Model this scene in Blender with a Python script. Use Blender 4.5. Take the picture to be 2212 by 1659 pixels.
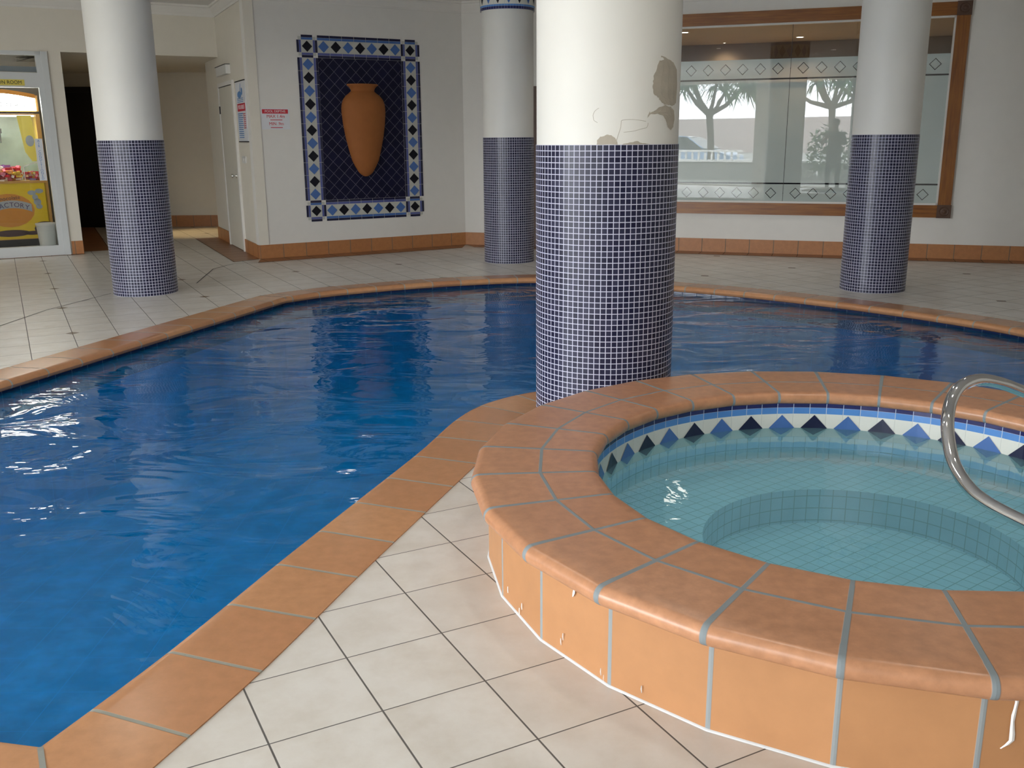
import bpy, bmesh, math, random
from mathutils import Vector, Matrix
from mathutils.geometry import tessellate_polygon
random.seed(7)
for o in list(bpy.data.objects): bpy.data.objects.remove(o)
SC = bpy.context.scene
COL = SC.collection
PI = math.pi

# ------------------------------------------------------------------ camera, sky, exposure
CAM_H, PITCH, ROLL, FPX = 1.4584, math.radians(14.504), math.radians(-0.437), 2059.7
cp, sp, cr, sr = math.cos(PITCH), math.sin(PITCH), math.cos(ROLL), math.sin(ROLL)
fwd, up, rt = Vector((0, cp, -sp)), Vector((0, sp, cp)), Vector((1, 0, 0))
rt2, up2 = cr*rt + sr*up, -sr*rt + cr*up
cam = bpy.data.cameras.new('camera'); cam.sensor_width = 36; cam.lens = 36*FPX/2212
cam.clip_start = 0.05; cam.clip_end = 300
camo = bpy.data.objects.new('camera', cam); COL.objects.link(camo)
camo.matrix_world = Matrix(((rt2.x, up2.x, -fwd.x, 0), (rt2.y, up2.y, -fwd.y, 0), (rt2.z, up2.z, -fwd.z, CAM_H), (0, 0, 0, 1)))
SC.camera = camo
SC.view_settings.view_transform = 'Standard'; SC.view_settings.look = 'None'
SC.view_settings.gamma = 1; SC.view_settings.use_curve_mapping = False
SC.view_settings.exposure = 0.2
SKY = 14.0
w = bpy.data.worlds.new('overcast_sky'); SC.world = w; w.use_nodes = True
bg = w.node_tree.nodes['Background']; bg.inputs[0].default_value = (0.90, 0.95, 1.0, 1); bg.inputs[1].default_value = SKY
def portal(name, loc, rot, sx, sy):
    l = bpy.data.lights.new(name, 'AREA'); l.shape = 'RECTANGLE'; l.size = sx; l.size_y = sy
    l.cycles.is_portal = True
    o = bpy.data.objects.new(name, l); COL.objects.link(o); o.location = loc; o.rotation_euler = rot
Y_REAR, X_LEFT, X_RIGHT, Y_BACK, Z_CEIL = -3.2, -9.5, 9.0, 17.4, 3.2
REAR_OPEN = [(-9.1, -3.75), (-2.64, -0.9)]
LEFT_OPEN = [(-2.6, 2.6)]
OPEN_TOP, OPEN_LOW = 2.95, 0.05
for a, b in REAR_OPEN:
    portal('daylight_portal', ((a+b)/2, Y_REAR, (OPEN_TOP+OPEN_LOW)/2), (PI/2, 0, 0), b-a, OPEN_TOP-OPEN_LOW)
for a, b in LEFT_OPEN:
    portal('daylight_portal', (X_LEFT, (a+b)/2, (OPEN_TOP+OPEN_LOW)/2), (PI/2, 0, -PI/2), b-a, OPEN_TOP-OPEN_LOW)

# ------------------------------------------------------------------ materials
def lin(r, g, b):
    f = lambda c: (c/12.92 if c <= .04045 else ((c+.055)/1.055)**2.4)
    return tuple(f(c/255) for c in (r, g, b))
class NT:
    def __init__(s, name):
        s.m = bpy.data.materials.new(name); s.m.use_nodes = True
        s.t = s.m.node_tree; s.t.nodes.clear()
        s.out = s.t.nodes.new('ShaderNodeOutputMaterial')
    def n(s, typ, ins=None, **kw):
        nd = s.t.nodes.new('ShaderNode'+typ)
        for k, v in kw.items(): setattr(nd, k, v)
        for k, v in (ins or {}).items(): s.put(nd, k, v)
        return nd
    def put(s, nd, k, v):
        i = nd.inputs[k]
        if isinstance(v, bpy.types.NodeSocket): s.t.links.new(v, i)
        elif isinstance(v, bpy.types.Node): s.t.links.new(v.outputs[0], i)
        elif isinstance(v, tuple) and len(v) == 3 and i.type == 'RGBA': i.default_value = (*v, 1)
        else: i.default_value = v
    def math(s, op, a, b=0.0, c=0.0):
        return s.n('Math', {0: a, 1: b, 2: c}, operation=op).outputs[0]
    def mix(s, f, a, b):
        nd = s.n('Mix', data_type='RGBA'); s.put(nd, 0, f); s.put(nd, 6, a); s.put(nd, 7, b); return nd.outputs[2]
    def mixf(s, f, a, b):
        nd = s.n('Mix', data_type='FLOAT'); s.put(nd, 0, f); s.put(nd, 2, a); s.put(nd, 3, b); return nd.outputs[0]
    def noise(s, vec, scale, detail=3, rough=.5):
        nd = s.n('TexNoise', {'Scale': scale, 'Detail': detail, 'Roughness': rough})
        if vec is not None: s.put(nd, 'Vector', vec)
        return nd.outputs[0]
    def ramp(s, f, a, b):
        return s.n('MapRange', {0: f, 1: a, 2: b, 3: 0.0, 4: 1.0}).outputs[0]
    def done(s, sh):
        s.t.links.new(sh if isinstance(sh, bpy.types.NodeSocket) else sh.outputs[0], s.out.inputs[0]); return s.m
    def bsdf(s, col, rough=.5, metal=0., normal=None, spec=.5, coat=0.):
        b = s.n('BsdfPrincipled'); s.put(b, 'Base Color', col); s.put(b, 'Roughness', rough); s.put(b, 'Metallic', metal)
        b.inputs['Specular IOR Level'].default_value = spec; b.inputs['Coat Weight'].default_value = coat
        if normal is not None: s.put(b, 'Normal', normal)
        return b
def plain(name, col, rough=.5, metal=0., spec=.5, var=.06, scale=8., bump=0.):
    t = NT(name); pos = t.n('NewGeometry').outputs['Position']
    nz = t.noise(pos, scale)
    c = t.mix(nz, tuple(x*(1-var) for x in col), tuple(min(1, x*(1+var)) for x in col))
    nrm = t.n('Bump', {'Strength': bump, 'Height': t.noise(pos, scale*12, 2)}).outputs[0] if bump else None
    return t.done(t.bsdf(c, rough, metal, nrm, spec))
def emit(name, col, k):
    t = NT(name); return t.done(t.n('Emission', {0: col, 1: k}))
def joint_mask(t, f, wd):
    """1 on the tile, 0 in the joint; wd = half joint width in tile units"""
    d = t.math('ABSOLUTE', t.math('SUBTRACT', t.math('FRACT', f), .5))
    return t.math('SUBTRACT', 1.0, t.ramp(d, .5-wd*1.15, .5-wd*.85))
def tiles(name, ca, cb, grout, wu, wv, rough=.35, grough=.8, mottle=.12, mscale=14., bump=.25, coat=0., spec=.5, wet=None):
    t = NT(name)
    uv = t.n('TexCoord').outputs['UV']; xyz = t.n('SeparateXYZ', {0: uv})
    u, v = xyz.outputs[0], xyz.outputs[1]
    m = t.math('MULTIPLY', joint_mask(t, u, wu), joint_mask(t, v, wv))
    cid = t.n('CombineXYZ', {0: t.math('FLOOR', u), 1: t.math('FLOOR', v)})
    rnd = t.n('TexWhiteNoise', {'Vector': cid.outputs[0]}, noise_dimensions='3D').outputs[0]
    col = t.mix(rnd, ca, cb)
    pos = t.n('NewGeometry').outputs['Position']
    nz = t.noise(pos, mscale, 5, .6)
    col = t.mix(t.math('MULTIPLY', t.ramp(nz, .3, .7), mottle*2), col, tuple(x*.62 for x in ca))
    col = t.mix(m, grout, col)
    rg = t.mixf(m, grough, rough)
    b = t.n('Bump', {'Strength': bump, 'Distance': .004, 'Height': m})
    return t.done(t.bsdf(col, rg, 0, b.outputs[0], spec, coat))

M = {}
M['paint'] = plain('white_wall_paint', (.80, .775, .725), .6, bump=.05, var=.03)
M['cream'] = plain('cream_wall_paint', (.78, .73, .63), .6, bump=.05, var=.03)
M['ceiling'] = plain('ceiling_paint', (.78, .77, .75), .7, var=.03)
M['colpaint'] = plain('column_paint', (.80, .78, .72), .5, var=.04, scale=3, bump=.06)
M['render'] = plain('bare_render', (.46, .41, .33), .85, var=.15, scale=25, bump=.2)
M['mosaic'] = tiles('navy_mosaic', (.012, .012, .035), (.035, .035, .07), (.56, .56, .68), .070, .070, .26, .6, 0, bump=.3, spec=.3)
M['terra'] = tiles('terracotta_coping', (.51, .24, .12), (.57, .28, .15), (.22, .25, .26), .028, .026, .30, .8, .30, 26)
M['terra_pool'] = tiles('wet_terracotta_coping', (.58, .29, .135), (.48, .215, .10), (.30, .29, .24), .02, .02, .22, .7, .22, 22)
M['terra_wall'] = tiles('terracotta_wall_tile', (.47, .225, .095), (.51, .25, .11), (.27, .29, .29), .022, .03, .42, .8, .14, 9)
M['terra_base'] = tiles('terracotta_skirting', (.48, .20, .075), (.53, .235, .09), (.2, .16, .12), .015, .012, .4, .8, .2, 20)
M['terra_dark'] = tiles('terracotta_floor_border', (.29, .125, .05), (.35, .15, .06), (.14, .10, .07), .015, .015, .35, .8, .2, 20)
M['tub_mosaic'] = tiles('pale_tub_mosaic', (.68, .85, .95), (.72, .87, .97), (.36, .48, .52), .035, .035, .3, .7, .15, 6)
M['pool_mosaic'] = tiles('blue_pool_mosaic', (.010, .40, .95), (.014, .45, .97), (.011, .41, .95), .005, .005, .3, .4, .7, 4.2, bump=.0)  # strong mottle paints ripple and caustic variation into the tile colour
M['navy_tile'] = tiles('navy_glazed_tile', (.018, .018, .10), (.03, .03, .13), (.45, .5, .62), .02, .04, .15, .6, .05)
M['deep_tile'] = tiles('deep_blue_waterline_tile', (.008, .018, .075), (.012, .024, .09), (.06, .08, .14), .02, .04, .15, .6, .05)
M['blue_tile'] = tiles('blue_glazed_tile', (.09, .25, .60), (.11, .29, .66), (.5, .55, .65), .02, .04, .15, .6, .05)
M['white_tile'] = tiles('white_glazed_tile', (.74, .73, .66), (.76, .75, .69), (.55, .55, .5), .012, .012, .18, .6, .03)
M['field_tile'] = tiles('midnight_wall_tile', (.004, .004, .022), (.007, .007, .034), (.16, .16, .20), .02, .02, .4, .7, .05, spec=.25)
M['navy'] = plain('navy_glaze', (.012, .012, .045), .18)
M['black_glaze'] = plain('black_glaze', (.006, .006, .012), .35, spec=.3)
M['blue'] = plain('blue_glaze', (.07, .16, .42), .2)
M['violet'] = plain('violet_blue_glaze', (.10, .12, .33), .2)
M['urn'] = plain('urn_terracotta', (.35, .12, .028), .75, var=.1, scale=12)
M['wood'] = None
M['alu'] = plain('white_aluminium', (.68, .70, .70), .35, var=.02)
M['whiteplastic'] = plain('white_plastic', (.75, .74, .70), .4, var=.02)
M['doorpaint'] = plain('cream_door_paint', (.74, .70, .60), .4, var=.03)
M['steel'] = plain('polished_steel', (.74, .73, .72), .07, 1.0, var=.03)
M['darkwood'] = plain('near_black_timber', (.012, .009, .008), .4, var=.3, scale=5)
M['browndoor'] = plain('brown_door_timber', (.10, .05, .03), .5, var=.2, scale=10)
M['red'] = plain('red_print', (.62, .03, .05), .5)
M['blueprint'] = plain('blue_print', (.12, .28, .58), .5)
M['ink'] = plain('black_ink', (.015, .015, .02), .5)
M['signwhite'] = plain('sign_white', (.78, .79, .82), .45, var=.02)
M['yellowsign'] = plain('yellow_sign', (.80, .66, .12), .45)
M['yellow'] = plain('yellow_panel', (.75, .52, .02), .3, var=.12, scale=3)
M['orange'] = plain('orange_panel', (.62, .25, .03), .3, var=.15, scale=4)
M['gold'] = plain('gold_trim', (.55, .30, .08), .3)
M['choc'] = plain('chocolate_print', (.06, .025, .025), .4)
M['purple'] = plain('purple_letter', (.05, .035, .12), .4)
M['greyprint'] = plain('grey_print', (.34, .38, .42), .4)
M['black'] = plain('black_plastic', (.012, .012, .013), .4)
M['grout'] = plain('grey_grout', (.26, .26, .23), .8)
M['silicone'] = plain('white_silicone', (.62, .62, .62), .5)
M['lime'] = plain('limescale', (.78, .75, .72), .7)
M['dark'] = plain('dark_room_paint', (.20, .15, .11), .8)
M['asphalt'] = plain('asphalt', (.20, .20, .20), .9, scale=3)
M['concrete'] = plain('pale_concrete', (.24, .24, .22), .8, scale=4)
M['bark'] = plain('bark', (.09, .075, .06), .9, scale=6, var=.3)
M['leaf'] = plain('leaf_green', (.04, .09, .035), .6, scale=3, var=.4)
M['flower'] = plain('white_petals', (.85, .85, .82), .6)
M['farwall'] = plain('far_street_wall', (.42, .36, .34), .8)
M['carpaint'] = plain('silver_blue_car_paint', (.22, .32, .45), .25, .3)
M['carglass'] = plain('dark_car_glass', (.02, .03, .03), .08)
M['rubber'] = plain('tyre_rubber', (.015, .015, .015), .8)
M['skin'] = plain('skin', (.45, .25, .17), .5)
M['cloth_dark'] = plain('dark_clothing', (.03, .035, .04), .8)
M['hair'] = plain('dark_hair', (.02, .015, .012), .6)
M['teal_interior'] = plain('machine_interior', (.30, .42, .40), .4, var=.3, scale=6)
M['sign_light'] = emit('backlit_sign', (1, .98, .93), 9)
M['tube_light'] = emit('machine_tube', (1, .97, .9), 6)
M['lamp'] = emit('downlight_lamp', (1, .93, .8), 14)
M['lamp_warm'] = emit('warm_downlight_lamp', (1, .72, .35), 12)
def wood_mat():
    t = NT('stained_timber'); uv = t.n('TexCoord').outputs['UV']
    mp = t.n('Mapping', {'Vector': uv}); mp.inputs['Scale'].default_value = (2.5, 40, 1)
    nz = t.noise(mp.outputs[0], 1.0, 5, .6)
    c = t.mix(t.ramp(nz, .3, .7), (.17, .050, .007), (.35, .13, .018))
    return t.done(t.bsdf(c, .35))
M['wood'] = wood_mat()
def floor_mat():
    t = NT('beige_floor_tile')
    pos = t.n('NewGeometry').outputs['Position']; xyz = t.n('SeparateXYZ', {0: pos}); X, Y = xyz.outputs[0], xyz.outputs[1]
    far = t.math('MAXIMUM', t.math('GREATER_THAN', Y, 6.0), t.math('LESS_THAN', X, -2.9))
    th = .48277; c, s = math.cos(th), math.sin(th); ox, oy = -1.030, 2.872
    dx, dy = t.math('SUBTRACT', X, ox), t.math('SUBTRACT', Y, oy)
    gu = t.math('ADD', t.math('MULTIPLY', dx, c), t.math('MULTIPLY', dy, s))
    gv = t.math('SUBTRACT', t.math('MULTIPLY', dx, s), t.math('MULTIPLY', dy, c))
    u = t.mixf(far, t.math('DIVIDE', gu, .3), t.math('ADD', t.math('DIVIDE', gu, .3117), .20))
    v = t.mixf(far, t.math('DIVIDE', gv, .3), t.math('ADD', t.math('DIVIDE', gv, .328), -.55))
    m = t.math('MULTIPLY', joint_mask(t, u, .0085), joint_mask(t, v, .0065))
    cid = t.n('CombineXYZ', {0: t.math('FLOOR', u), 1: t.math('FLOOR', v)})
    wn = t.n('TexWhiteNoise', {'Vector': cid.outputs[0]}, noise_dimensions='3D')
    off = t.n('VectorMath', {0: pos, 1: wn.outputs[1]}, operation='ADD').outputs[0]
    cl = t.noise(off, 5.5, 6, .65)
    col = t.mix(t.ramp(cl, .35, .72), (.72, .685, .63), (.60, .545, .47))
    col = t.mix(t.math('MULTIPLY', wn.outputs[0], .25), col, (.68, .65, .61))
    # small brown insets at every fourth crossing
    def near4(f):
        q = t.math('FRACT', t.math('ADD', t.math('DIVIDE', f, 4.0), .5)); return t.math('MULTIPLY', t.math('ABSOLUTE', t.math('SUBTRACT', q, .5)), 4.0)
    dot = t.math('MULTIPLY', far, t.math('LESS_THAN', t.math('ADD', near4(u), near4(v)), .17))
    col = t.mix(m, (.115, .105, .095), col)
    col = t.mix(dot, col, (.16, .105, .06))
    rg = t.mixf(m, .8, t.mixf(cl, .25, .4))
    b = t.n('Bump', {'Strength': .3, 'Distance': .003, 'Height': m})
    return t.done(t.bsdf(col, rg, 0, b.outputs[0], .45))
M['floor'] = floor_mat()
def water(name, tint, scale, strength, rough, stretch=(1, 1, 1), detail=3., body=None, turbid=0.):
    t = NT(name); pos = t.n('NewGeometry').outputs['Position']
    mp = t.n('Mapping', {'Vector': pos}); mp.inputs['Scale'].default_value = stretch
    wv = t.n('TexNoise', {'Vector': mp.outputs[0], 'Scale': scale, 'Detail': detail, 'Roughness': .46, 'Distortion': .8})
    b = t.n('Bump', {'Strength': 1.0, 'Distance': strength, 'Height': wv.outputs[0]})
    fr = t.n('Fresnel', {'IOR': 1.333, 'Normal': b.outputs[0]})
    tr = t.n('BsdfTransparent', {0: tint}); gl = t.n('BsdfGlossy', {0: (1, 1, 1), 'Roughness': rough, 'Normal': b.outputs[0]})
    if body:   # light scattered back by the water itself
        tr = t.n('MixShader', {0: turbid, 1: tr.outputs[0], 2: t.n('BsdfDiffuse', {0: body}).outputs[0]})
    mx = t.n('MixShader', {0: fr, 1: tr.outputs[0], 2: gl.outputs[0]})
    return t.done(mx)
M['pool_water'] = water('pool_water', (.70, .94, 1.0), 1.7, .030, .015, (.75, 1.4, 1), 3.6, (.001, .38, .98), .19)
M['tub_water'] = water('tub_water', (.70, .96, 1.0), 7.0, .0018, .015, body=(.38, .78, .92), turbid=.19)
def clear_glass(name, tint=(.93, .96, .95), ior=1.6):
    t = NT(name); fr = t.n('Fresnel', {'IOR': ior})
    mx = t.n('MixShader', {0: fr, 1: t.n('BsdfTransparent', {0: tint}).outputs[0], 2: t.n('BsdfGlossy', {'Roughness': .01}).outputs[0]})
    return t.done(mx)
M['glass'] = clear_glass('clear_glass')
def etched_glass():
    """UV in metres along the wall (u) and height (v): a clear top strip, frosted below it, lines and diamond outlines in two bands coloured dark for the unlit room behind"""
    t = NT('etched_glass'); uv = t.n('TexCoord').outputs['UV']; xyz = t.n('SeparateXYZ', {0: uv}); u, v = xyz.outputs[0], xyz.outputs[1]
    def between(f, a, b): return t.math('MULTIPLY', t.math('GREATER_THAN', f, a), t.math('LESS_THAN', f, b))
    frost = t.math('LESS_THAN', v, 2.36)
    lines = t.math('MAXIMUM', between(v, 2.118, 2.137), between(v, .866, .885))
    # two panes meet at u = 4.272; eight diamonds in each, pitch .21
    du = t.math('ABSOLUTE', t.math('SUBTRACT', u, 4.272))
    q = t.math('FRACT', t.math('DIVIDE', t.math('SUBTRACT', du, .148-.105), .21))
    hx = t.math('MULTIPLY', t.math('ABSOLUTE', t.math('SUBTRACT', q, .5)), .21)
    for zc in (2.246, .757):
        d = t.math('ADD', hx, t.math('ABSOLUTE', t.math('SUBTRACT', v, zc)))
        lines = t.math('MAXIMUM', lines, t.math('MULTIPLY', between(d, .058, .068), t.math('LESS_THAN', du, 1.70)))
    frost = t.math('MULTIPLY', frost, t.math('SUBTRACT', 1.0, lines))
    nz = t.noise(uv, 3.0, 2)
    fr_sh = t.n('MixShader', {0: .80, 1: t.n('BsdfTransparent', {0: (.75, .85, .83)}).outputs[0],
                              2: t.n('BsdfDiffuse', {0: t.mix(nz, (.50, .60, .585), (.56, .65, .635))}).outputs[0]})
    ink = t.n('MixShader', {0: lines, 1: t.n('BsdfTransparent', {0: (.86, .90, .88)}).outputs[0], 2: t.n('BsdfDiffuse', {0: (.015, .016, .018)}).outputs[0]})  # near-black lines stand in for the dark room seen through clear glass
    body = t.n('MixShader', {0: frost, 1: ink.outputs[0], 2: fr_sh.outputs[0]})
    fr = t.n('Fresnel', {'IOR': 1.85})
    return t.done(t.n('MixShader', {0: fr, 1: body.outputs[0], 2: t.n('BsdfGlossy', {'Roughness': .006}).outputs[0]}))
M['etched'] = etched_glass()

# ------------------------------------------------------------------ mesh helpers
class MB:
    def __init__(s): s.v, s.f, s.uv, s.mi, s.mats = [], [], [], [], []
    def mat(s, m):
        m = M[m] if isinstance(m, str) else m
        if m not in s.mats: s.mats.append(m)
        return s.mats.index(m)
    def face(s, pts, m, uv=None):
        b = len(s.v); s.v += [tuple(p) for p in pts]; s.f.append(tuple(range(b, b+len(pts))))
        s.uv.append(uv or [(0, 0)]*len(pts)); s.mi.append(s.mat(m))
    def grid(s, rows, m, uvf=None, close_u=False, flip=False):
        """rows: list of rows of points; shared vertices"""
        b = len(s.v); nr, nc = len(rows), len(rows[0]); k = s.mat(m)
        for r in rows: s.v += [tuple(p) for p in r]
        for i in range(nr-1):
            for j in range(nc if close_u else nc-1):
                j2 = (j+1) % nc; ju = j+1
                q = (b+i*nc+j, b+i*nc+j2, b+(i+1)*nc+j2, b+(i+1)*nc+j)
                uu = [uvf(i, j), uvf(i, ju), uvf(i+1, ju), uvf(i+1, j)] if uvf else [(0, 0)]*4
                if flip: q, uu = q[::-1], uu[::-1]
                s.f.append(q); s.uv.append(uu); s.mi.append(k)
    def box(s, fr, a, b, m, uvs=1.0):
        """fr(s,z,d) maps local to world; a,b opposite corners"""
        (x0, y0, z0), (x1, y1, z1) = a, b
        P = lambda x, y, z: fr(x, y, z)
        for q, uvi in ((((x0,y0,z1),(x1,y0,z1),(x1,y1,z1),(x0,y1,z1)), (0,1)), (((x1,y0,z0),(x0,y0,z0),(x0,y1,z0),(x1,y1,z0)), (0,1)),
                  (((x0,y0,z0),(x1,y0,z0),(x1,y0,z1),(x0,y0,z1)), (0,2)), (((x0,y1,z1),(x1,y1,z1),(x1,y1,z0),(x0,y1,z0)), (0,2)),
                  (((x0,y0,z0),(x0,y0,z1),(x0,y1,z1),(x0,y1,z0)), (1,2)), (((x1,y0,z1),(x1,y0,z0),(x1,y1,z0),(x1,y1,z1)), (1,2))):
            s.face([P(*c) for c in q], m, [(c[uvi[0]]*uvs, c[uvi[1]]*uvs) for c in q])
    def tube(s, path, r, m, n=12, caps=True):
        path = [Vector(p) for p in path]; rows = []; rr = r if isinstance(r, (list, tuple)) else [r]*len(path)
        t0 = (path[1]-path[0]).normalized(); a = t0.orthogonal().normalized()
        for i, p in enumerate(path):
            t = (path[min(i+1, len(path)-1)]-path[max(i-1, 0)]).normalized()
            a = (a - t*a.dot(t)).normalized(); b = t.cross(a)
            rows.append([p + rr[i]*(math.cos(2*PI*k/n)*a + math.sin(2*PI*k/n)*b) for k in range(n)])
        s.grid(rows, m, None, True, True)
        if caps: s.face(rows[0], m); s.face(rows[-1][::-1], m)
    def lathe(s, prof, m, n=48, c=(0, 0, 0), a0=0, a1=2*PI, sq=(1, 1), flip=False, uvf=None):
        full = abs(a1-a0-2*PI) < 1e-6; k = n if full else n+1
        rows = [[(c[0]+r*math.cos(a0+(a1-a0)*j/n)*sq[0], c[1]+r*math.sin(a0+(a1-a0)*j/n)*sq[1], c[2]+z) for j in range(k)] for r, z in prof]
        s.grid(rows, m, uvf, full, flip)
    def build(s, name, parent=None, smooth=False, ang=None, fix=False):
        me = bpy.data.meshes.new(name); me.from_pydata(s.v, [], s.f)
        for mm in s.mats: me.materials.append(mm)
        ul = me.uv_layers.new(name='UVMap'); i = 0
        for fi, u in enumerate(s.uv):
            for c in u: ul.data[i].uv = c; i += 1
        for p, k in zip(me.polygons, s.mi): p.material_index = k; p.use_smooth = smooth
        me.update()
        if fix:
            bm = bmesh.new(); bm.from_mesh(me); bmesh.ops.remove_doubles(bm, verts=bm.verts, dist=1e-5)
            bmesh.ops.recalc_face_normals(bm, faces=bm.faces); bm.to_mesh(me); bm.free()
        if ang is not None: me.set_sharp_from_angle(angle=math.radians(ang))
        o = bpy.data.objects.new(name, me); COL.objects.link(o)
        if parent is not None: o.parent = parent; o.matrix_parent_inverse = parent.matrix_basis.inverted()
        return o
def tag(o, label=None, cat=None, group=None, kind=None):
    if label: o['label'] = label
    if cat: o['category'] = cat
    if group: o['group'] = group
    if kind: o['kind'] = kind
    return o
def thing(name, loc, label, cat, group=None, kind=None):
    e = bpy.data.objects.new(name, None); COL.objects.link(e); e.location = loc; e.empty_display_size = .1
    return tag(e, label, cat, group, kind)
def struct(o, label=None): return tag(o, label, None, None, 'structure')
class Frame:
    """a wall: s along it, z up, d out of it into the room"""
    def __init__(s, p0, p1):
        s.p = Vector((p0[0], p0[1], 0)); q = Vector((p1[0], p1[1], 0)); s.t = (q-s.p).normalized(); s.len = (q-s.p).length
        s.n = Vector((s.t.y, -s.t.x, 0))
    def __call__(s, a, z, d=0.): return s.p + s.t*a + Vector((0, 0, z)) + s.n*d
    def mat(s, a, z, d):
        o = s(a, z, d); return Matrix(((s.t.x, 0, s.n.x, o.x), (s.t.y, 0, s.n.y, o.y), (0, 1, 0, o.z), (0, 0, 0, 1)))
def wall(name, fr, a0, a1, z0, z1, m, holes=(), th=.12):
    """a wall slab with rectangular holes (a, b, zlow, zhigh)"""
    mb = MB(); cuts = sorted({a0, a1, *[h[0] for h in holes], *[h[1] for h in holes]})
    for x0, x1 in zip(cuts, cuts[1:]):
        zz = [z0, z1]; hs = sorted([(h[2], h[3]) for h in holes if h[0] <= x0+1e-6 and h[1] >= x1-1e-6])
        z = z0
        for a, b in hs:
            if a > z+1e-6: mb.box(fr, (x0, z, -th), (x1, a, 0), m)
            z = b
        if z < z1-1e-6: mb.box(fr, (x0, z, -th), (x1, z1, 0), m)
    return struct(mb.build(name))
def text(name, body, size, mtx, mat, parent=None, align='CENTER', extrude=.0015, space=1.0, sx=1.0):
    cu = bpy.data.curves.new(name, 'FONT'); cu.body = body; cu.size = size; cu.align_x = align; cu.align_y = 'CENTER'
    cu.extrude = extrude; cu.space_character = space; cu.resolution_u = 3
    tmp = bpy.data.objects.new(name, cu); COL.objects.link(tmp)
    me = bpy.data.meshes.new_from_object(tmp.evaluated_get(bpy.context.evaluated_depsgraph_get()))
    bpy.data.objects.remove(tmp); bpy.data.curves.remove(cu)
    me.transform(mtx @ Matrix.Diagonal((sx, 1, 1, 1))); me.materials.clear(); me.materials.append(M[mat])
    o = bpy.data.objects.new(name, me); COL.objects.link(o)
    if parent is not None: o.parent = parent; o.matrix_parent_inverse = parent.matrix_basis.inverted()
    return o
IDF = lambda x, y, z: Vector((x, y, z))

# ------------------------------------------------------------------ pool outline (inner lip of the coping, counter-clockwise)
def catmull(pts, step=.08):
    out = []
    for i in range(len(pts)-1):
        p0 = pts[max(i-1, 0)]; p1, p2 = pts[i], pts[i+1]; p3 = pts[min(i+2, len(pts)-1)]
        n = max(1, int((Vector(p2)-Vector(p1)).length/step))
        for k in range(n):
            t = k/n
            out.append(tuple(.5*((2*b)+(-a+c)*t+(2*a-5*b+4*c-d)*t*t+(-a+3*b-3*c+d)*t**3) for a, b, c, d in zip(p0, p1, p2, p3)))
    out.append(tuple(pts[-1])); return out
KP, QP = (-1.18, 2.072), (-2.127, 8.923)
curve = [KP, (-1.02, 2.515), (-.839, 3.116), (-.65, 3.712), (-.454, 4.33), (-.302, 4.88), (-.14, 5.2), (.138, 5.44), (.55, 5.58), (1.0, 5.6), (1.55, 5.5), (2.1, 5.25),
         (2.7, 4.9), (3.3, 4.75), (3.8, 5.0), (4.1, 5.6), (4.1, 6.3), (3.889, 7.1), (3.44, 7.8), (2.88, 8.44), (2.2, 9.05), (1.61, 9.45), (1.0, 9.85), (.26, 10.08),
         (-.5, 9.93), (-.97, 9.74), (-1.5, 9.46), (-1.82, 9.24), QP]
lip = catmull(curve)
L3, L4 = (-3.95, 3.25), (-2.6, 2.36)
def straight(a, b, step=.3):
    n = max(1, int(math.dist(a, b)/step)); return [tuple(x+(y-x)*k/n for x, y in zip(a, b)) for k in range(1, n+1)]
lip = lip + straight(QP, L3) + straight(L3, L4) + straight(L4, KP)[:-1]
NL = len(lip)
def off_path(d):
    out = []
    for i in range(NL):
        p, a, b = Vector(lip[i]), Vector(lip[i-1]), Vector(lip[(i+1) % NL])
        e1, e2 = (p-a).normalized(), (b-p).normalized(); n1, n2 = Vector((e1.y, -e1.x)), Vector((e2.y, -e2.x))
        m = (n1+n2).normalized(); k = d/max(.45, m.dot(n1)); out.append(p+m*k)
    return out
COPW = .325
TUBC, TUBR = (1.28, 3.235), 1.37

# ------------------------------------------------------------------ floor, ceiling, outer shell
hole1 = off_path(COPW); hole2 = [Vector((TUBC[0]+1.2*math.cos(2*PI*k/56), TUBC[1]+1.2*math.sin(2*PI*k/56))) for k in range(56)]
outer = [Vector(p) for p in ((X_LEFT-.1, Y_REAR-.1), (X_RIGHT+.1, Y_REAR-.1), (X_RIGHT+.1, Y_BACK+.1), (X_LEFT-.1, Y_BACK+.1))]
loops = [[v.to_3d() for v in L] for L in (outer, hole1, hole2)]
flat = [v for L in loops for v in L]
mb = MB()
for tri in tessellate_polygon(loops):
    p = [flat[i] if isinstance(i, int) else i for i in tri]
    if (p[1]-p[0]).cross(p[2]-p[0]).z < 0: p = p[::-1]
    mb.face(p, 'floor')
struct(mb.build('floor', fix=True), 'beige square floor tiles with thin dark joints around the pool')
mb = MB(); mb.box(IDF, (X_LEFT-.2, Y_REAR-.2, Z_CEIL), (X_RIGHT+.2, Y_BACK+.2, Z_CEIL+.15), 'ceiling'); struct(mb.build('ceiling'))
FR_REAR = Frame((X_RIGHT, Y_REAR), (X_LEFT, Y_REAR))
FR_LEFT = Frame((X_LEFT, Y_REAR), (X_LEFT, Y_BACK))
wall('wall_rear', FR_REAR, 0, X_RIGHT-X_LEFT, 0, Z_CEIL, 'paint', [(X_RIGHT-b, X_RIGHT-a, OPEN_LOW, OPEN_TOP) for a, b in REAR_OPEN], .2)
wall('wall_far_left', FR_LEFT, 0, Y_BACK-Y_REAR, 0, Z_CEIL, 'paint', [(a-Y_REAR, b-Y_REAR, OPEN_LOW, OPEN_TOP) for a, b in LEFT_OPEN], .2)
wall('wall_far_right', Frame((X_RIGHT, Y_BACK), (X_RIGHT, Y_REAR)), 0, Y_BACK-Y_REAR, 0, Z_CEIL, 'paint', (), .2)
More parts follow.
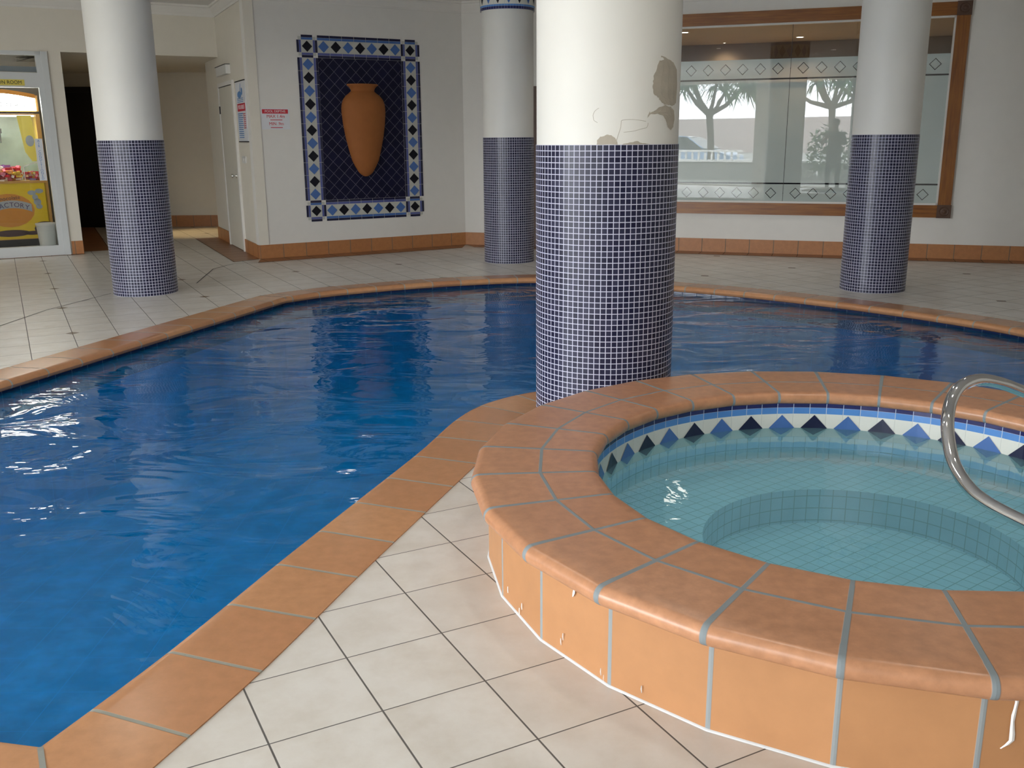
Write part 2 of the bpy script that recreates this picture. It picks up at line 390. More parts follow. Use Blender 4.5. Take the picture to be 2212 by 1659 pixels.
wall('wall_far_back', Frame((X_LEFT, Y_BACK), (X_RIGHT, Y_BACK)), 0, X_RIGHT-X_LEFT, 0, Z_CEIL, 'dark', (), .2)

# inner walls
PA, PC, PE, PF = (-3.15, 12.011), (-.638, 13.52), (6.03, 11.25), (-4.484, 14.775)
SP = Frame((-6.555, 12.255), (-6.555+.8601, 12.255+.5101))       # shop front and header above the corridor
MU = Frame(PA, PC)                                                # wall with the tile mural
WI = Frame(PC, PE)                                                # wall with the etched window
CO = Frame(PF, PA)                                                # corridor wall with the white door, s from the far end
COL_LEN = CO.len
HDR = 2.55
S_JOIN = 2.985
wall('wall_left', SP, -3.4, S_JOIN, 0, Z_CEIL, 'cream', [(-1.6, .84, 0, 2.545), (1.0, S_JOIN, 0, HDR)], .22)
wall('wall_center', MU, 0, MU.len, 0, Z_CEIL, 'paint')
wall('wall_right', WI, 0, 10.2, 0, Z_CEIL, 'paint', [(2.34, 6.2, .49, 2.91)])
wall('wall_corridor_right', CO, 0, COL_LEN, 0, Z_CEIL, 'cream')
# corridor: left wall, rear wall, ceiling, closing walls
cl0 = SP(1.0, 0, -.22); cdir = (Vector(PF)-Vector(PA)).normalized()
CLW = Frame((cl0.x, cl0.y), (cl0.x+cdir.x*4.6, cl0.y+cdir.y*4.6))
wall('wall_corridor_left', CLW, 0, 4.4, 0, HDR, 'cream')
CB = Frame((-9.4, 16.75), (-2.2, 16.75))
wall('wall_corridor_back', CB, 0, 7.2, 0, HDR, 'cream')
wall('wall_corridor_end', Frame((-2.2, 16.75), (-2.2, 13.2)), 0, 3.5, 0, HDR, 'cream')
mb = MB()
pts = [SP(1.0, HDR, -.2), SP(S_JOIN, HDR, -.2), Vector((*PF, HDR)), Vector((-2.2, 14.0, HDR)), Vector((-2.2, 16.8, HDR)), Vector((-9.4, 16.8, HDR)), Vector((cl0.x, cl0.y, HDR))]
mb.face(pts, 'cream'); mb.face([p+Vector((0, 0, .05)) for p in pts][::-1], 'cream'); struct(mb.build('trim_corridor_ceiling'))

def strip_h(fr, a0, a1, z0, z1, d0, d1, m, name, label=None, uvs=.3, roundtop=False):
    mb = MB(); mb.box(fr, (a0, z0, d0), (a1, z1, d1), m)
    for i, u in enumerate(mb.uv): mb.uv[i] = [(x/uvs, (y-z0)/(z1-z0)*.96+.02) for x, y in u]
    return struct(mb.build(name), label)
BB = .172
strip_h(MU, .0, MU.len, 0, BB, 0, .014, 'terra_base', 'baseboard_center')
strip_h(WI, .0, .98, 0, BB, 0, .014, 'terra_base', 'baseboard_right')
strip_h(WI, 1.9, 10.0, 0, BB, 0, .014, 'terra_base', 'baseboard_right')
strip_h(CO, COL_LEN-.9, COL_LEN+.012, 0, BB, 0, .014, 'terra_base', 'baseboard_corridor')
strip_h(CO, 0, COL_LEN-2.0, 0, BB, 0, .014, 'terra_base', 'baseboard_corridor')
strip_h(CB, 3.3, 7.1, 0, BB+.02, 0, .014, 'terra_base', 'baseboard_corridor_back')
strip_h(SP, .86, 1.0, 0, BB, 0, .014, 'terra_base', 'baseboard_left')
def floor_border(name, fr, a0, a1, wd, lo=.0, m='terra_dark', mit0=0, mit1=0):
    mb = MB(); z = .003
    q = [fr(a0, z, lo), fr(a1, z, lo), fr(a1+mit1, z, wd), fr(a0+mit0, z, wd)]
    mb.face([q[3], q[2], q[1], q[0]], m, [((a0+mit0)/.3, 1.02), ((a1+mit1)/.3, 1.02), (a1/.3, .03), (a0/.3, .03)])
    return struct(mb.build(name))
floor_border('trim_floor_border', MU, 0, MU.len, .36, .01, mit0=-.14, mit1=-.25)
floor_border('trim_floor_border', WI, 0, 10.0, .31, .01, mit0=.25)
floor_border('trim_floor_border', CO, 0, COL_LEN, .36, .01, mit1=.16)
floor_border('trim_floor_border', SP, -3.2, 1.0, .10, .0)
floor_border('trim_floor_border', CLW, 0, 4.3, .36, .01)
def joint_line(pts, wd=.011):
    mb = MB()
    for a, b in zip(pts, pts[1:]):
        a, b = Vector((*a, .0015)), Vector((*b, .0015)); e = (b-a).normalized(); n = Vector((-e.y, e.x, 0))*wd/2
        mb.face([a-n, b-n, b+n, a+n], 'ink')
    return struct(mb.build('trim_floor_joint'))
joint_line([(-4.45, 7.0), (-4.173, 7.657), (-4.139, 8.387), (-3.938, 9.313)]); joint_line([(-3.30, 9.95), (-3.47, 11.1), (-3.36, 11.55), (-2.95, 11.75)])
def cornice(name, fr, a0, a1):
    mb = MB(); prof = [(0, 3.06), (.015, 3.06), (.02, 3.085), (.03, 3.10), (.06, 3.15), (.065, 3.17), (.085, 3.175), (.085, 3.2)]
    rows = [[fr(a, z, d) for a in (a0, a1)] for d, z in prof]; mb.grid(rows, 'paint'); return struct(mb.build(name))
cornice('trim_cornice', MU, -.0, MU.len); cornice('trim_cornice', WI, 0, 10); cornice('trim_cornice', CO, COL_LEN-2.1, COL_LEN+.06); cornice('trim_cornice', SP, -3.3, S_JOIN)

# ------------------------------------------------------------------ swimming pool
pool = thing('swimming_pool', (0.5, 7.5, 0), 'large indoor swimming pool of deep blue rippled water with terracotta coping', 'swimming pool')
arc = [0.0]
for i in range(NL): arc.append(arc[-1]+math.dist(lip[i], lip[(i+1) % NL]))
prof = [(COPW, -.03), (COPW, .004), (.06, .012), (.03, .012), (.012, .008), (0, -.004), (-.006, -.02), (0, -.036), (.012, -.046), (.05, -.05)]
vco = [1.0, .97, .2, .12, .09, .07, .06, .05, .04, .03]
mb = MB(); rings = [off_path(d) for d, z in prof]
for i in range(NL):
    j = (i+1) % NL
    rows = [[(rings[k][i].x, rings[k][i].y, prof[k][1]), (rings[k][j].x, rings[k][j].y, prof[k][1])] for k in range(len(prof))]
    u0, u1 = (arc[i]-.156)/.306, (arc[i+1]-.156)/.306
    mb.grid(rows, 'terra_pool', lambda a, b: ((u0, u1)[b], vco[a]))
cop = mb.build('coping', pool, smooth=True, ang=35, fix=False)
bm = bmesh.new(); bm.from_mesh(cop.data); bmesh.ops.remove_doubles(bm, verts=bm.verts, dist=1e-5); bm.to_mesh(cop.data); bm.free(); cop.data.set_sharp_from_angle(angle=math.radians(35))
for kx, (cx_, cy_) in enumerate((KP, QP)):
    ki = min(range(NL), key=lambda q: math.dist(lip[q], (cx_, cy_))); a_, b_ = rings[4][ki], rings[1][ki]; a2, e_ = rings[2][ki], (b_-a_).normalized(); n_ = Vector((-e_.y, e_.x))*.007
    mb = MB(); mb.grid([[(rings[k][ki].x-n_.x, rings[k][ki].y-n_.y, prof[k][1]+.0012), (rings[k][ki].x+n_.x, rings[k][ki].y+n_.y, prof[k][1]+.0012)] for k in (1, 2, 3, 4, 5)], 'grout')
    mb.build('corner_joint', pool)['label'] = 'grey mitre joint at the corner of the coping'
cop['label'] = 'terracotta coping tiles around the pool edge'
inner = off_path(.045)
mb = MB(); zt, zb = -.045, -.23
for i in range(NL):
    j = (i+1) % NL
    mb.face([(inner[i].x, inner[i].y, zb), (inner[j].x, inner[j].y, zb), (inner[j].x, inner[j].y, zt), (inner[i].x, inner[i].y, zt)], 'deep_tile',
            [(arc[i]/.15, .02), (arc[i+1]/.15, .02), (arc[i+1]/.15, .98), (arc[i]/.15, .98)])
tot = arc[-1]; nd = int(tot/.31)
for k in range(nd):
    a = (k+.5)*.31; i = max(q for q in range(NL) if arc[q] <= a); t = (a-arc[i])/(arc[i+1]-arc[i]); p = inner[i].lerp(inner[(i+1) % NL], t)
    e = (inner[(i+1) % NL]-inner[i]).normalized(); n = Vector((-e.y, e.x))*.002; h = .06
    c = Vector((p.x+n.x, p.y+n.y, -.125)); ex = Vector((e.x, e.y, 0))*h*1.1
    mb.face([c-Vector((0, 0, h)), c+ex, c+Vector((0, 0, h)), c-ex], 'navy')
tb = mb.build('waterline_tiles', pool); tb['label'] = 'blue waterline tiles with navy diamonds'
mb = MB(); dep = -1.0
for i in range(NL):
    j = (i+1) % NL
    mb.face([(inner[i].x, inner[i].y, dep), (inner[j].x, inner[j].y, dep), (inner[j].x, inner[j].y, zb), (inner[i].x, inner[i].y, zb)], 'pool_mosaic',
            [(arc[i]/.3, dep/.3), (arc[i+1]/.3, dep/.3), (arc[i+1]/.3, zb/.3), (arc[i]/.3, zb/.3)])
lp = [v.to_3d() for v in inner]
for tri in tessellate_polygon([lp]):
    p = [lp[i] for i in tri]
    if (p[1]-p[0]).cross(p[2]-p[0]).z < 0: p = p[::-1]
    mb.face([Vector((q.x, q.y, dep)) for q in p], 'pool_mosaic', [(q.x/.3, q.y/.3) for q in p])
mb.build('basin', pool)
mb = MB()
for tri in tessellate_polygon([lp]):
    p = [lp[i] for i in tri]
    if (p[1]-p[0]).cross(p[2]-p[0]).z < 0: p = p[::-1]
    mb.face([Vector((q.x, q.y, -.066)) for q in p], 'pool_water')
wt = mb.build('water', pool); wt['label'] = 'deep blue rippled water'

# ------------------------------------------------------------------ hot tub
tub = thing('hot_tub', (TUBC[0], TUBC[1], 0), 'round raised hot tub clad in terracotta tiles beside the pool', 'hot tub')
NS = 28; A0 = math.radians(260.4)
def sector(prof, vs, m, name, zoff=0, smooth=True, n=NS, rev=False):
    mb = MB()
    for k in range(n):
        a, b = A0-2*PI*k/n, A0-2*PI*(k+1)/n
        rows = [[(TUBC[0]+r*math.cos(q), TUBC[1]+r*math.sin(q), z) for q in (a, b)] for r, z in prof]
        mb.grid(rows, m, lambda i, j: (k+j, vs[i]), False, rev)
    return mb.build(name, tub, smooth)
cpf = [(1.372, .258), (1.395, .2575)]
for k in range(11):
    a = -PI/2+PI*k/10; cpf.append((1.40+.030*math.cos(a), .2865+.029*math.sin(a)))
cpf += [(1.36, .3165), (1.355, .3165), (1.19, .3165), (1.03, .3165), (1.025, .3165)]
for k in range(11):
    a = PI/2+PI*k/10; cpf.append((1.0+.025*math.cos(a), .2885+.027*math.sin(a)))
cpf += [(1.01, .261)]
vs = []
for r, z in cpf: vs.append(1+(r-1.185)/.245*.94 if r > 1.185 else 1+(r-1.185)/.21*.94)
vs[0] = 1.93; 
c1 = sector(cpf, vs, 'terra', 'coping'); c1['label'] = 'two rings of rounded terracotta coping tiles'
sector([(1.37, 0), (1.37, .262)], [.06, 1.0], 'terra_wall', 'outer_wall', smooth=False)['label'] = 'orange terracotta tiles on the outside of the tub'
mb = MB(); mb.lathe([(1.3755, 0.0005), (1.374, .003), (1.372, .005), (1.3695, .006)], 'silicone', NS, (TUBC[0], TUBC[1], 0), A0, A0+2*PI)
sk = mb.build('sealant_bead', tub, True); sk['label'] = 'white sealant bead along the floor'
# waterline tiles: strips, white band, diamonds
mb = MB(); RI = .992; n = 84
def ring(z0, z1, m, r=RI, k=n):
    for j in range(k):
        a, b = A0+2*PI*j/k, A0+2*PI*(j+1)/k
        P = lambda q, z: (TUBC[0]+r*math.cos(q), TUBC[1]+r*math.sin(q), z)
        mb.face([P(b, z0), P(a, z0), P(a, z1), P(b, z1)], m, [(j+1, .02), (j, .02), (j, .98), (j+1, .98)])
ring(.243, .268, 'navy_tile'); ring(.213, .243, 'blue_tile'); ring(.104, .213, 'white_tile')
nd = 42
for j in range(nd):
    ac = A0+2*PI*(j+.35)/nd; da = 2*PI/nd*.40; r = RI-.0025
    P = lambda q, z: (TUBC[0]+r*math.cos(q), TUBC[1]+r*math.sin(q), z)
    m = 'navy' if j % 2 else 'blue'
    zc, h = .147, .062
    mb.face([P(ac, zc-.034), P(ac-da, zc), P(ac, zc+h), P(ac+da, zc)], m)
wl = mb.build('waterline_tiles', tub); wl['label'] = 'white band of navy and blue diamond tiles'
mb = MB(); K = 114
sp2 = [(RI, .104), (RI, .0), (.575, .0), (.575, -.15), (0.0, -.15)]
cum = [0]
for (r0, z0), (r1, z1) in zip(sp2, sp2[1:]): cum.append(cum[-1]+math.dist((r0, z0), (r1, z1)))
rows = [[(TUBC[0]+r*math.cos(2*PI*j/K), TUBC[1]+r*math.sin(2*PI*j/K), z) for j in range(K)] for r, z in sp2]
mb.grid(rows[:2], 'tub_mosaic', lambda i, j: (j, cum[i]/.055), True)
def planar(r0, r1, z):
    for j in range(K):
        a, b = 2*PI*j/K, 2*PI*(j+1)/K
        p = [(r0*math.cos(a), r0*math.sin(a)), (r0*math.cos(b), r0*math.sin(b)), (r1*math.cos(b), r1*math.sin(b)), (r1*math.cos(a), r1*math.sin(a))]
        if r1 < 1e-6: p = p[:3]
        mb.face([(TUBC[0]+x, TUBC[1]+y, z) for x, y in p], 'tub_mosaic', [((x*.8+y*.6)/.055, (y*.8-x*.6)/.055) for x, y in p])
planar(RI, .575, .0); planar(.575, 0, -.15)
mb.grid(rows[2:4], 'tub_mosaic', lambda i, j: (j*66/K, cum[i+2]/.055), True)
mb.build('basin', tub)
mb = MB(); mb.face([(TUBC[0]+.991*math.cos(2*PI*j/84), TUBC[1]+.991*math.sin(2*PI*j/84), .146) for j in range(84)], 'tub_water')
tw = mb.build('water', tub); tw['label'] = 'still clear greenish water'
# limescale runs on the outer wall
def wall_blob(name, pts, wd, m='lime', label=None):
    mb = MB()
    rows = []
    for (x, y, z), q in zip(pts, wd):
        d = Vector((x-TUBC[0], y-TUBC[1], 0)).normalized(); tg = Vector((-d.y, d.x, 0)); c = Vector((x, y, z))+d*.001
        rows.append([c-tg*q, c+tg*0+d*.002, c+tg*q])
    mb.grid(rows, m); o = mb.build(name, tub)
    if label: o['label'] = label
    return o
def on_wall(ang, z, r=1.366):
    a = math.radians(ang); return (TUBC[0]+r*math.cos(a), TUBC[1]+r*math.sin(a), z)
wall_blob('limescale_run', [on_wall(263.2+.25*math.sin(k)*.3, .262-.016*k) for k in range(9)]+[on_wall(262.9, .122), on_wall(262.4, .112)], [.010, .005, .004, .004, .005, .004, .005, .006, .006, .005, .002], label='white limescale run')
wall_blob('limescale_run', [on_wall(215.7, .236), on_wall(215.6, .222), on_wall(215.4, .208)], [.003, .005, .002], label='small white flake')
for ang, zz in ((203.4, .06), (202.6, .035), (213.6, .075), (213.2, .055), (220.4, .04), (220.9, .025), (226.4, .05), (198.3, .06)):
    wall_blob('limescale_run', [on_wall(ang, zz), on_wall(ang-.05, zz-.012), on_wall(ang+.05, zz-.022)], [.0012, .002, .0008])

# ------------------------------------------------------------------ handrail
hr = thing('handrail', (2.45, 3.3, .3165), 'bent stainless steel handrail looping over the hot tub', 'handrail')
pts = [(2.46, 3.27, .3165), (2.43, 3.265, .345), (2.30, 3.235, .40), (2.1, 3.2, .47), (1.9, 3.17, .545), (1.758, 3.16, .600), (1.661, 3.14, .637), (1.586, 3.12, .654), (1.521, 3.08, .655), (1.47, 3.04, .641),
       (1.433, 3.0, .608), (1.392, 2.92, .569), (1.378, 2.87, .523), (1.368, 2.8, .47), (1.369, 2.7, .432), (1.389, 2.62, .411), (1.439, 2.5, .398), (1.50, 2.35, .392), (1.555, 2.23, .375), (1.585, 2.15, .345), (1.59, 2.13, .3165)]
mb = MB(); mb.tube(catmull(pts, .02), .0205, 'steel', 16); mb.build('tube', hr, True)
for x, y in ((2.46, 3.27), (1.59, 2.13)):
    mb = MB(); mb.lathe([(.048, .317), (.048, .323), (.03, .334), (.021, .336)], 'steel', 24, (x, y, 0)); mb.build('base_flange', hr, True)

# ------------------------------------------------------------------ columns
def column(loc, R, band, label, pitch=.02815, rows=52, seam=0.):
    t = thing('column', (loc[0], loc[1], 0), label, 'column', 'round tiled columns around the pool', 'thing')
    n = 96; cx, cy = loc; nt = round(2*PI*R/pitch)
    def cyl(name, prof, m, uvf=None, smooth=True):
        mb = MB(); mb.lathe(prof, m, n, (cx, cy, 0), seam, seam+2*PI, uvf=uvf); return mb.build(name, t, smooth, 40)
    zs = [0, band]
    b = cyl('mosaic_band', [(R, 0), (R, band)], 'mosaic', lambda i, j: (j*nt/n, i*rows)); b['label'] = 'navy mosaic tiles with white joints'
    cyl('shaft', [(R-.004, band), (R-.003, 2.85)], 'colpaint')['label'] = 'smooth cream painted upper shaft'
    mb = MB(); r = R+.012; c = (cx, cy, 0)
    mb.lathe([(R-.004, 2.85), (r, 2.85)], 'navy', n, c)
    mb.lathe([(r, 2.85), (r, 2.88)], 'navy_tile', n, c, uvf=lambda i, j: (j*60/n, .02+.96*i)); mb.lathe([(r, 2.88), (r, 2.90)], 'blue_tile', n, c, uvf=lambda i, j: (j*60/n, .02+.96*i))
    mb.lathe([(r, 2.90), (r, 3.14)], 'white_tile', n, c, uvf=lambda i, j: (j*15/n, .02+.96*i)); mb.lathe([(r, 3.14), (r, 3.2)], 'blue_tile', n, c, uvf=lambda i, j: (j*30/n, .02+.96*i))
    nd = 16
    for k in range(nd):
        a = seam+2*PI*k/nd; da = 2*PI/nd*.46; q = r+.004
        P = lambda a, z: (cx+q*math.cos(a), cy+q*math.sin(a), z)
        m = 'black_glaze' if k % 2 else 'blue'
        for s0, s1 in ((-1, 0), (0, 1)):
            mb.face([P(a, 2.905) if True else 0, P(a+da*(1 if s1 else 0), 3.02) if s1 else P(a, 3.135), P(a, 3.135) if s1 else P(a-da, 3.02)], m)
    cp_ = mb.build('capital', t, False, None); cp_['label'] = 'tiled capital with blue and black diamonds'
    return t
column((-3.62, 9.39), .302, 1.458, 'round column on the left, tiled navy below and cream above, beside the corridor', pitch=.0279, seam=.3)
column((-.02, 11.65), .302, 1.458, 'round column far back, just right of the tile mural, with diamond tiled top', pitch=.0279, seam=.05)
column((3.525, 9.25), .302, 1.458, 'round tiled column on the right, standing before the etched window', pitch=.0279, seam=.2)
NC, NR = (.49, 4.98), .36
near = column(NC, NR, 1.421, 'biggest nearest column behind the hot tub, its cream paint peeling', pitch=.0283, rows=51, seam=.4)
def patch(name, outl, m, label, lift=.0012):
    """a scrap of missing paint: outline of (angle, height) points laid on the shaft"""
    L = [Vector((a, z*100, 0)) for a, z in outl]; r = NR-.004+lift; mb = MB()
    tri = tessellate_polygon([L])
    P = lambda v: (NC[0]+r*math.cos(math.radians(v.x)), NC[1]+r*math.sin(math.radians(v.x)), v.y/100)
    def sub(a, b, c, d):
        if d == 0: mb.face([P(a), P(b), P(c)], m); return
        ab, bc, ca = (a+b)/2, (b+c)/2, (c+a)/2
        for q in ((a, ab, ca), (ab, b, bc), (ca, bc, c), (ab, bc, ca)): sub(*q, d-1)
    for t in tri:
        a, b, c = [L[i] for i in t]
        if (b-a).cross(c-a).z < 0: b, c = c, b
        sub(a, b, c, 2)
    o = mb.build(name, near, True); o['label'] = label
def rough(outl, amp=.45, seed=1):
    rnd = random.Random(seed); out = []
    for i in range(len(outl)):
        a, b = outl[i], outl[(i+1) % len(outl)]
        for k in range(4):
            t = k/4; out.append((a[0]+(b[0]-a[0])*t+rnd.uniform(-amp, amp), a[1]+(b[1]-a[1])*t+rnd.uniform(-amp, amp)*.006))
    return out
patch('peeled_patch', rough([(308.2, 1.821), (304.6, 1.781), (300.9, 1.729), (300.3, 1.688), (301.4, 1.653), (306.6, 1.632), (309.8, 1.612), (313.1, 1.605), (318.5, 1.602), (326, 1.60), (331.4, 1.612), (333.2, 1.683), (330.8, 1.767), (324.4, 1.797), (316.5, 1.811)]), 'render', 'tall tan patch of peeled paint')
patch('peeled_patch', rough([(297.1, 1.562), (302.7, 1.575), (307.8, 1.592), (314.2, 1.601), (322, 1.594), (328, 1.575), (329.5, 1.537), (327.2, 1.5), (323.3, 1.487), (318.3, 1.5), (316.1, 1.527), (312.4, 1.553), (306.1, 1.561), (300.6, 1.558)], .3, 2), 'render', 'hooked tan patch of peeled paint', .0016)
patch('peeled_patch', rough([(256.8, 1.422), (257.1, 1.444), (259.1, 1.457), (261.9, 1.461), (264.3, 1.467), (267.4, 1.465), (270.2, 1.452), (272, 1.433), (272.4, 1.422)], .2, 3), 'render', 'rounded tan patch above the mosaic')
patch('peeled_patch', rough([(275.5, 1.4215), (278, 1.427), (283, 1.431), (288, 1.438), (291, 1.428), (296, 1.425), (300, 1.4215)], .2, 4), 'render', 'thin chipped strip above the mosaic')
patch('peeled_patch', rough([(296, 1.5415), (296.6, 1.556), (298.3, 1.573), (298.8, 1.558)], .1, 5), 'render', 'small chip in the paint')
patch('paint_flake', [(303.5, 1.803), (305.2, 1.816), (309, 1.815), (310.5, 1.806), (307, 1.800)], 'colpaint', 'curled pale paint flake', .006)
def crack(pts):
    path = catmull([(a, z) for a, z in pts], .4); r = NR-.0035
    q = [(NC[0]+r*math.cos(math.radians(a)), NC[1]+r*math.sin(math.radians(a)), z) for a, z in path]
    mb = MB(); mb.tube(q, .0009, 'render', 5); o = mb.build('crack', near); o['label'] = 'hairline crack in the paint'
crack([(258, 1.588), (255, 1.575), (253.5, 1.555), (254, 1.535), (257, 1.522)])
crack([(271, 1.43), (272.5, 1.46), (274.5, 1.50), (275, 1.53), (284, 1.535), (295, 1.527)])
crack([(277, 1.478), (284, 1.482), (291, 1.492), (296, 1.50), (297, 1.52)])

# ------------------------------------------------------------------ tile mural and urn
ml = thing('tile_mural', MU(1.46, .43), 'tall framed wall mural of navy tiles with blue and black diamond border', 'tile mural')
MX0, MX1, MZ0, MZ1 = .633, 2.292, .430, 2.695; Bw = .265
def quad(mb, s0, s1, z0, z1, m, d=.006, uv=None):
    mb.face([MU(s0, z0, d), MU(s1, z0, d), MU(s1, z1, d), MU(s0, z1, d)], m, uv)
def diamond(mb, s, z, h, m, d=.010):
    e = .004; P = [(s, z-h), (s+h, z), (s, z+h), (s-h, z)]
    mb.face([MU(a, b, d) for a, b in P], m)
    for i in range(4): a, b = P[i], P[(i+1) % 4]; mb.face([MU(*a, d-.004), MU(*b, d-.004), MU(*b, d), MU(*a, d)], m)
mb = MB(); fx0, fx1, fz0, fz1 = MX0+Bw, MX1-Bw, MZ0+Bw, MZ1-Bw
quad(mb, fx0, fx1, fz0, fz1, 'field_tile', .006, [((a+b)/.1465, (a-b)/.1465) for a, b in ((fx0, fz0), (fx1, fz0), (fx1, fz1), (fx0, fz1))])
mb.build('field', ml)['label'] = 'field of near black diagonal tiles'
def side(name, a0, a1, horizontal, lo, flip, n):
    """one border side: lo = coordinate of its outer edge, flip = which way is inward"""
    mb = MB(); sg = -1 if flip else 1
    def R(t0, t1, w0, w1, m, d):
        c0, c1 = lo+sg*w0, lo+sg*w1; c0, c1 = min(c0, c1), max(c0, c1)
        if horizontal: quad(mb, t0, t1, c0, c1, m, d)
        else: quad(mb, c0, c1, t0, t1, m, d)
    R(a0, a1, 0, Bw, 'white_tile', .005)
    for w0, w1, m in ((0, .028, 'navy'), (.030, .058, 'blue' if n == 7 else 'violet'), (Bw-.058, Bw-.030, 'violet'), (Bw-.028, Bw-.002, 'navy')):
        st = (a1-a0)/n
        for k in range(n): R(a0+k*st+.002, a0+(k+1)*st-.002, w0, w1, m, .008)
    for k in range(n):
        c = a0+(k+.5)*(a1-a0)/n; m = 'blue' if k % 2 == 0 else 'black_glaze'
        if horizontal: diamond(mb, c, lo+sg*Bw/2, .069, m)
        else: diamond(mb, lo+sg*Bw/2, c, .069, m)
    return mb.build(name, ml)
side('border', fx0, fx1, True, MZ0, False, 7); side('border', fx0, fx1, True, MZ1, True, 7)
side('border', fz0, fz1, False, MX0, False, 11); side('border', fz0, fz1, False, MX1, True, 11)
for sx in (MX0, fx1):
    for sz in (MZ0, fz1):
        mb = MB(); a, b = sx+.06, sx+Bw-.06; c, d = sz+.06, sz+Bw-.06
        quad(mb, sx+.02, sx+Bw-.02, sz+.02, sz+Bw-.02, 'white_tile', .005)
        for s0, s1, z0, z1, m in ((a, b, sz, sz+.028, 'navy'), (a, b, sz+.030, sz+.056, 'violet'), (a, b, sz+Bw-.028, sz+Bw, 'navy'), (a, b, sz+Bw-.056, sz+Bw-.030, 'blue'),
                                  (sx, sx+.028, c, d, 'navy'), (sx+.030, sx+.056, c, d, 'violet'), (sx+Bw-.028, sx+Bw, c, d, 'navy'), (sx+Bw-.056, sx+Bw-.030, c, d, 'violet')):
            quad(mb, s0, s1, z0, z1, m, .008)
        diamond(mb, sx+Bw/2, sz+Bw/2, .066, 'black_glaze'); mb.build('corner_tile', ml)
urn = thing('wall_urn', MU(1.468, .978, .02), 'terracotta half urn with narrow foot mounted on the dark tile mural', 'urn')
up_ = [(.0, .978), (.02, .979), (.04, .986), (.07, 1.005), (.10, 1.035), (.144, 1.108), (.183, 1.183), (.224, 1.333), (.259, 1.483), (.283, 1.633), (.295, 1.76), (.297, 1.82), (.290, 1.88), (.270, 1.935), (.240, 1.975), (.214, 1.998), (.185, 2.018), (.164, 2.035), (.158, 2.045)]
pr = []
for (r0, z0), (r1, z1) in zip(up_, up_[1:]):
    k = max(1, int((z1-z0)/.012))
    for i in range(k): t = i/k; pr.append((r0+(r1-r0)*t+(.0022 if i % 2 else 0)*(1 if r0 > .05 else 0), z0+(z1-z0)*t))
pr.append((.158, 2.045))
ang = math.atan2(MU.n.y, MU.n.x)
def half_lathe(prof, m, name, sq=.62, n=40):
    mb = MB(); rows = []
    for r, z in prof: rows.append([MU(1.468+r*math.cos(PI*(1-j/n)), z, .010+r*math.sin(PI*j/n)*sq) for j in range(n+1)])
    mb.grid(rows, m); return mb.build(name, urn, True, 50)
half_lathe(pr, 'urn', 'body')
half_lathe([(.158, 2.045), (.160, 2.06), (.172, 2.082), (.192, 2.102), (.206, 2.110), (.211, 2.118), (.209, 2.127), (.200, 2.131), (.17, 2.128), (0, 2.10)], 'urn', 'rim')

# ------------------------------------------------------------------ signs on the walls
dp = thing('pool_depth_sign', MU(.308, 1.57), 'small red and white pool depth sign on the grey wall, left of the mural', 'sign')
mb = MB(); mb.box(MU, (.135, 1.575, 0), (.49, 1.822, .004), 'signwhite'); mb.build('panel', dp)
mb = MB(); mb.box(MU, (.148, 1.762, .003), (.472, 1.812, .006), 'red'); mb.build('red_header', dp)
text('lettering', 'POOL DEPTHS', .040, MU.mat(.310, 1.787, .0065), 'signwhite', dp)
text('lettering', 'MAX 1.4m', .052, MU.mat(.315, 1.728, .0045), 'red', dp)
text('lettering', 'MIN .9m', .052, MU.mat(.318, 1.640, .0045), 'red', dp)
for q in (1.683, 1.593): mb = MB(); mb.box(MU, (.245, q, .003), (.395, q+.008, .006), 'red'); mb.build('underline', dp)
cs = lambda s: COL_LEN-s                                          # distances measured from the mural corner
sg = thing('pool_rules_sign', CO(cs(.46), 1.43), 'tall white pool rules sign with blue swimmer and red block, beside the white door', 'sign')
mb = MB(); mb.box(CO, (cs(.76), 1.43, 0), (cs(.16), 2.162, .012), 'signwhite'); mb.build('panel', sg)
for q in (2.155, 1.424): mb = MB(); mb.box(CO, (cs(.765), q, 0), (cs(.155), q+.013, .016), 'ink'); mb.build('edging', sg)
mb = MB(); mb.box(CO, (cs(.70), 1.80, .010), (cs(.20), 1.893, .014), 'red'); mb.build('red_block', sg)
text('lettering', 'POOL RULES', .07, CO.mat(cs(.45), 1.847, .0145), 'signwhite', sg)
mb = MB()
def disc(s, z, r, sq=1.0, k=18): mb.face([CO(cs(s)+r*math.cos(2*PI*i/k), z+r*sq*math.sin(2*PI*i/k), .0135) for i in range(k)], 'blueprint')
disc(.52, 2.00, .13, .32); disc(.36, 2.035, .045); mb.face([CO(cs(.50), 2.02, .0136), CO(cs(.47), 2.02, .0136), CO(cs(.40), 2.13, .0136), CO(cs(.43), 2.13, .0136)], 'blueprint')
for q in range(3): mb.box(CO, (cs(.68), 1.95-.02*q, .011), (cs(.3), 1.958-.02*q, .0135), 'blueprint')
mb.build('swimmer_picture', sg)
mb = MB()
for q in range(13):
    rr = random.Random(q); mb.box(CO, (cs(.70), 1.765-.024*q, .011), (cs(.42-.05*rr.random()), 1.777-.024*q, .0135), 'blueprint')
mb.build('text_lines', sg)
mb = MB()
for q in range(8): mb.box(CO, (cs(.36), 1.76-.024*q, .011), (cs(.22), 1.770-.024*q, .0135), 'red')
mb.build('text_lines', sg)
sw = thing('light_switch', CO(cs(.52), 1.164), 'white switch plate on the wall under the pool rules sign', 'switch')
mb = MB(); mb.box(CO, (cs(.66), 1.164, 0), (cs(.42), 1.25, .012), 'whiteplastic'); mb.build('plate', sw)
for q in (.60, .48): mb = MB(); mb.box(CO, (cs(q), 1.19, .011), (cs(q-.03), 1.225, .018), 'whiteplastic'); mb.build('rocker', sw)
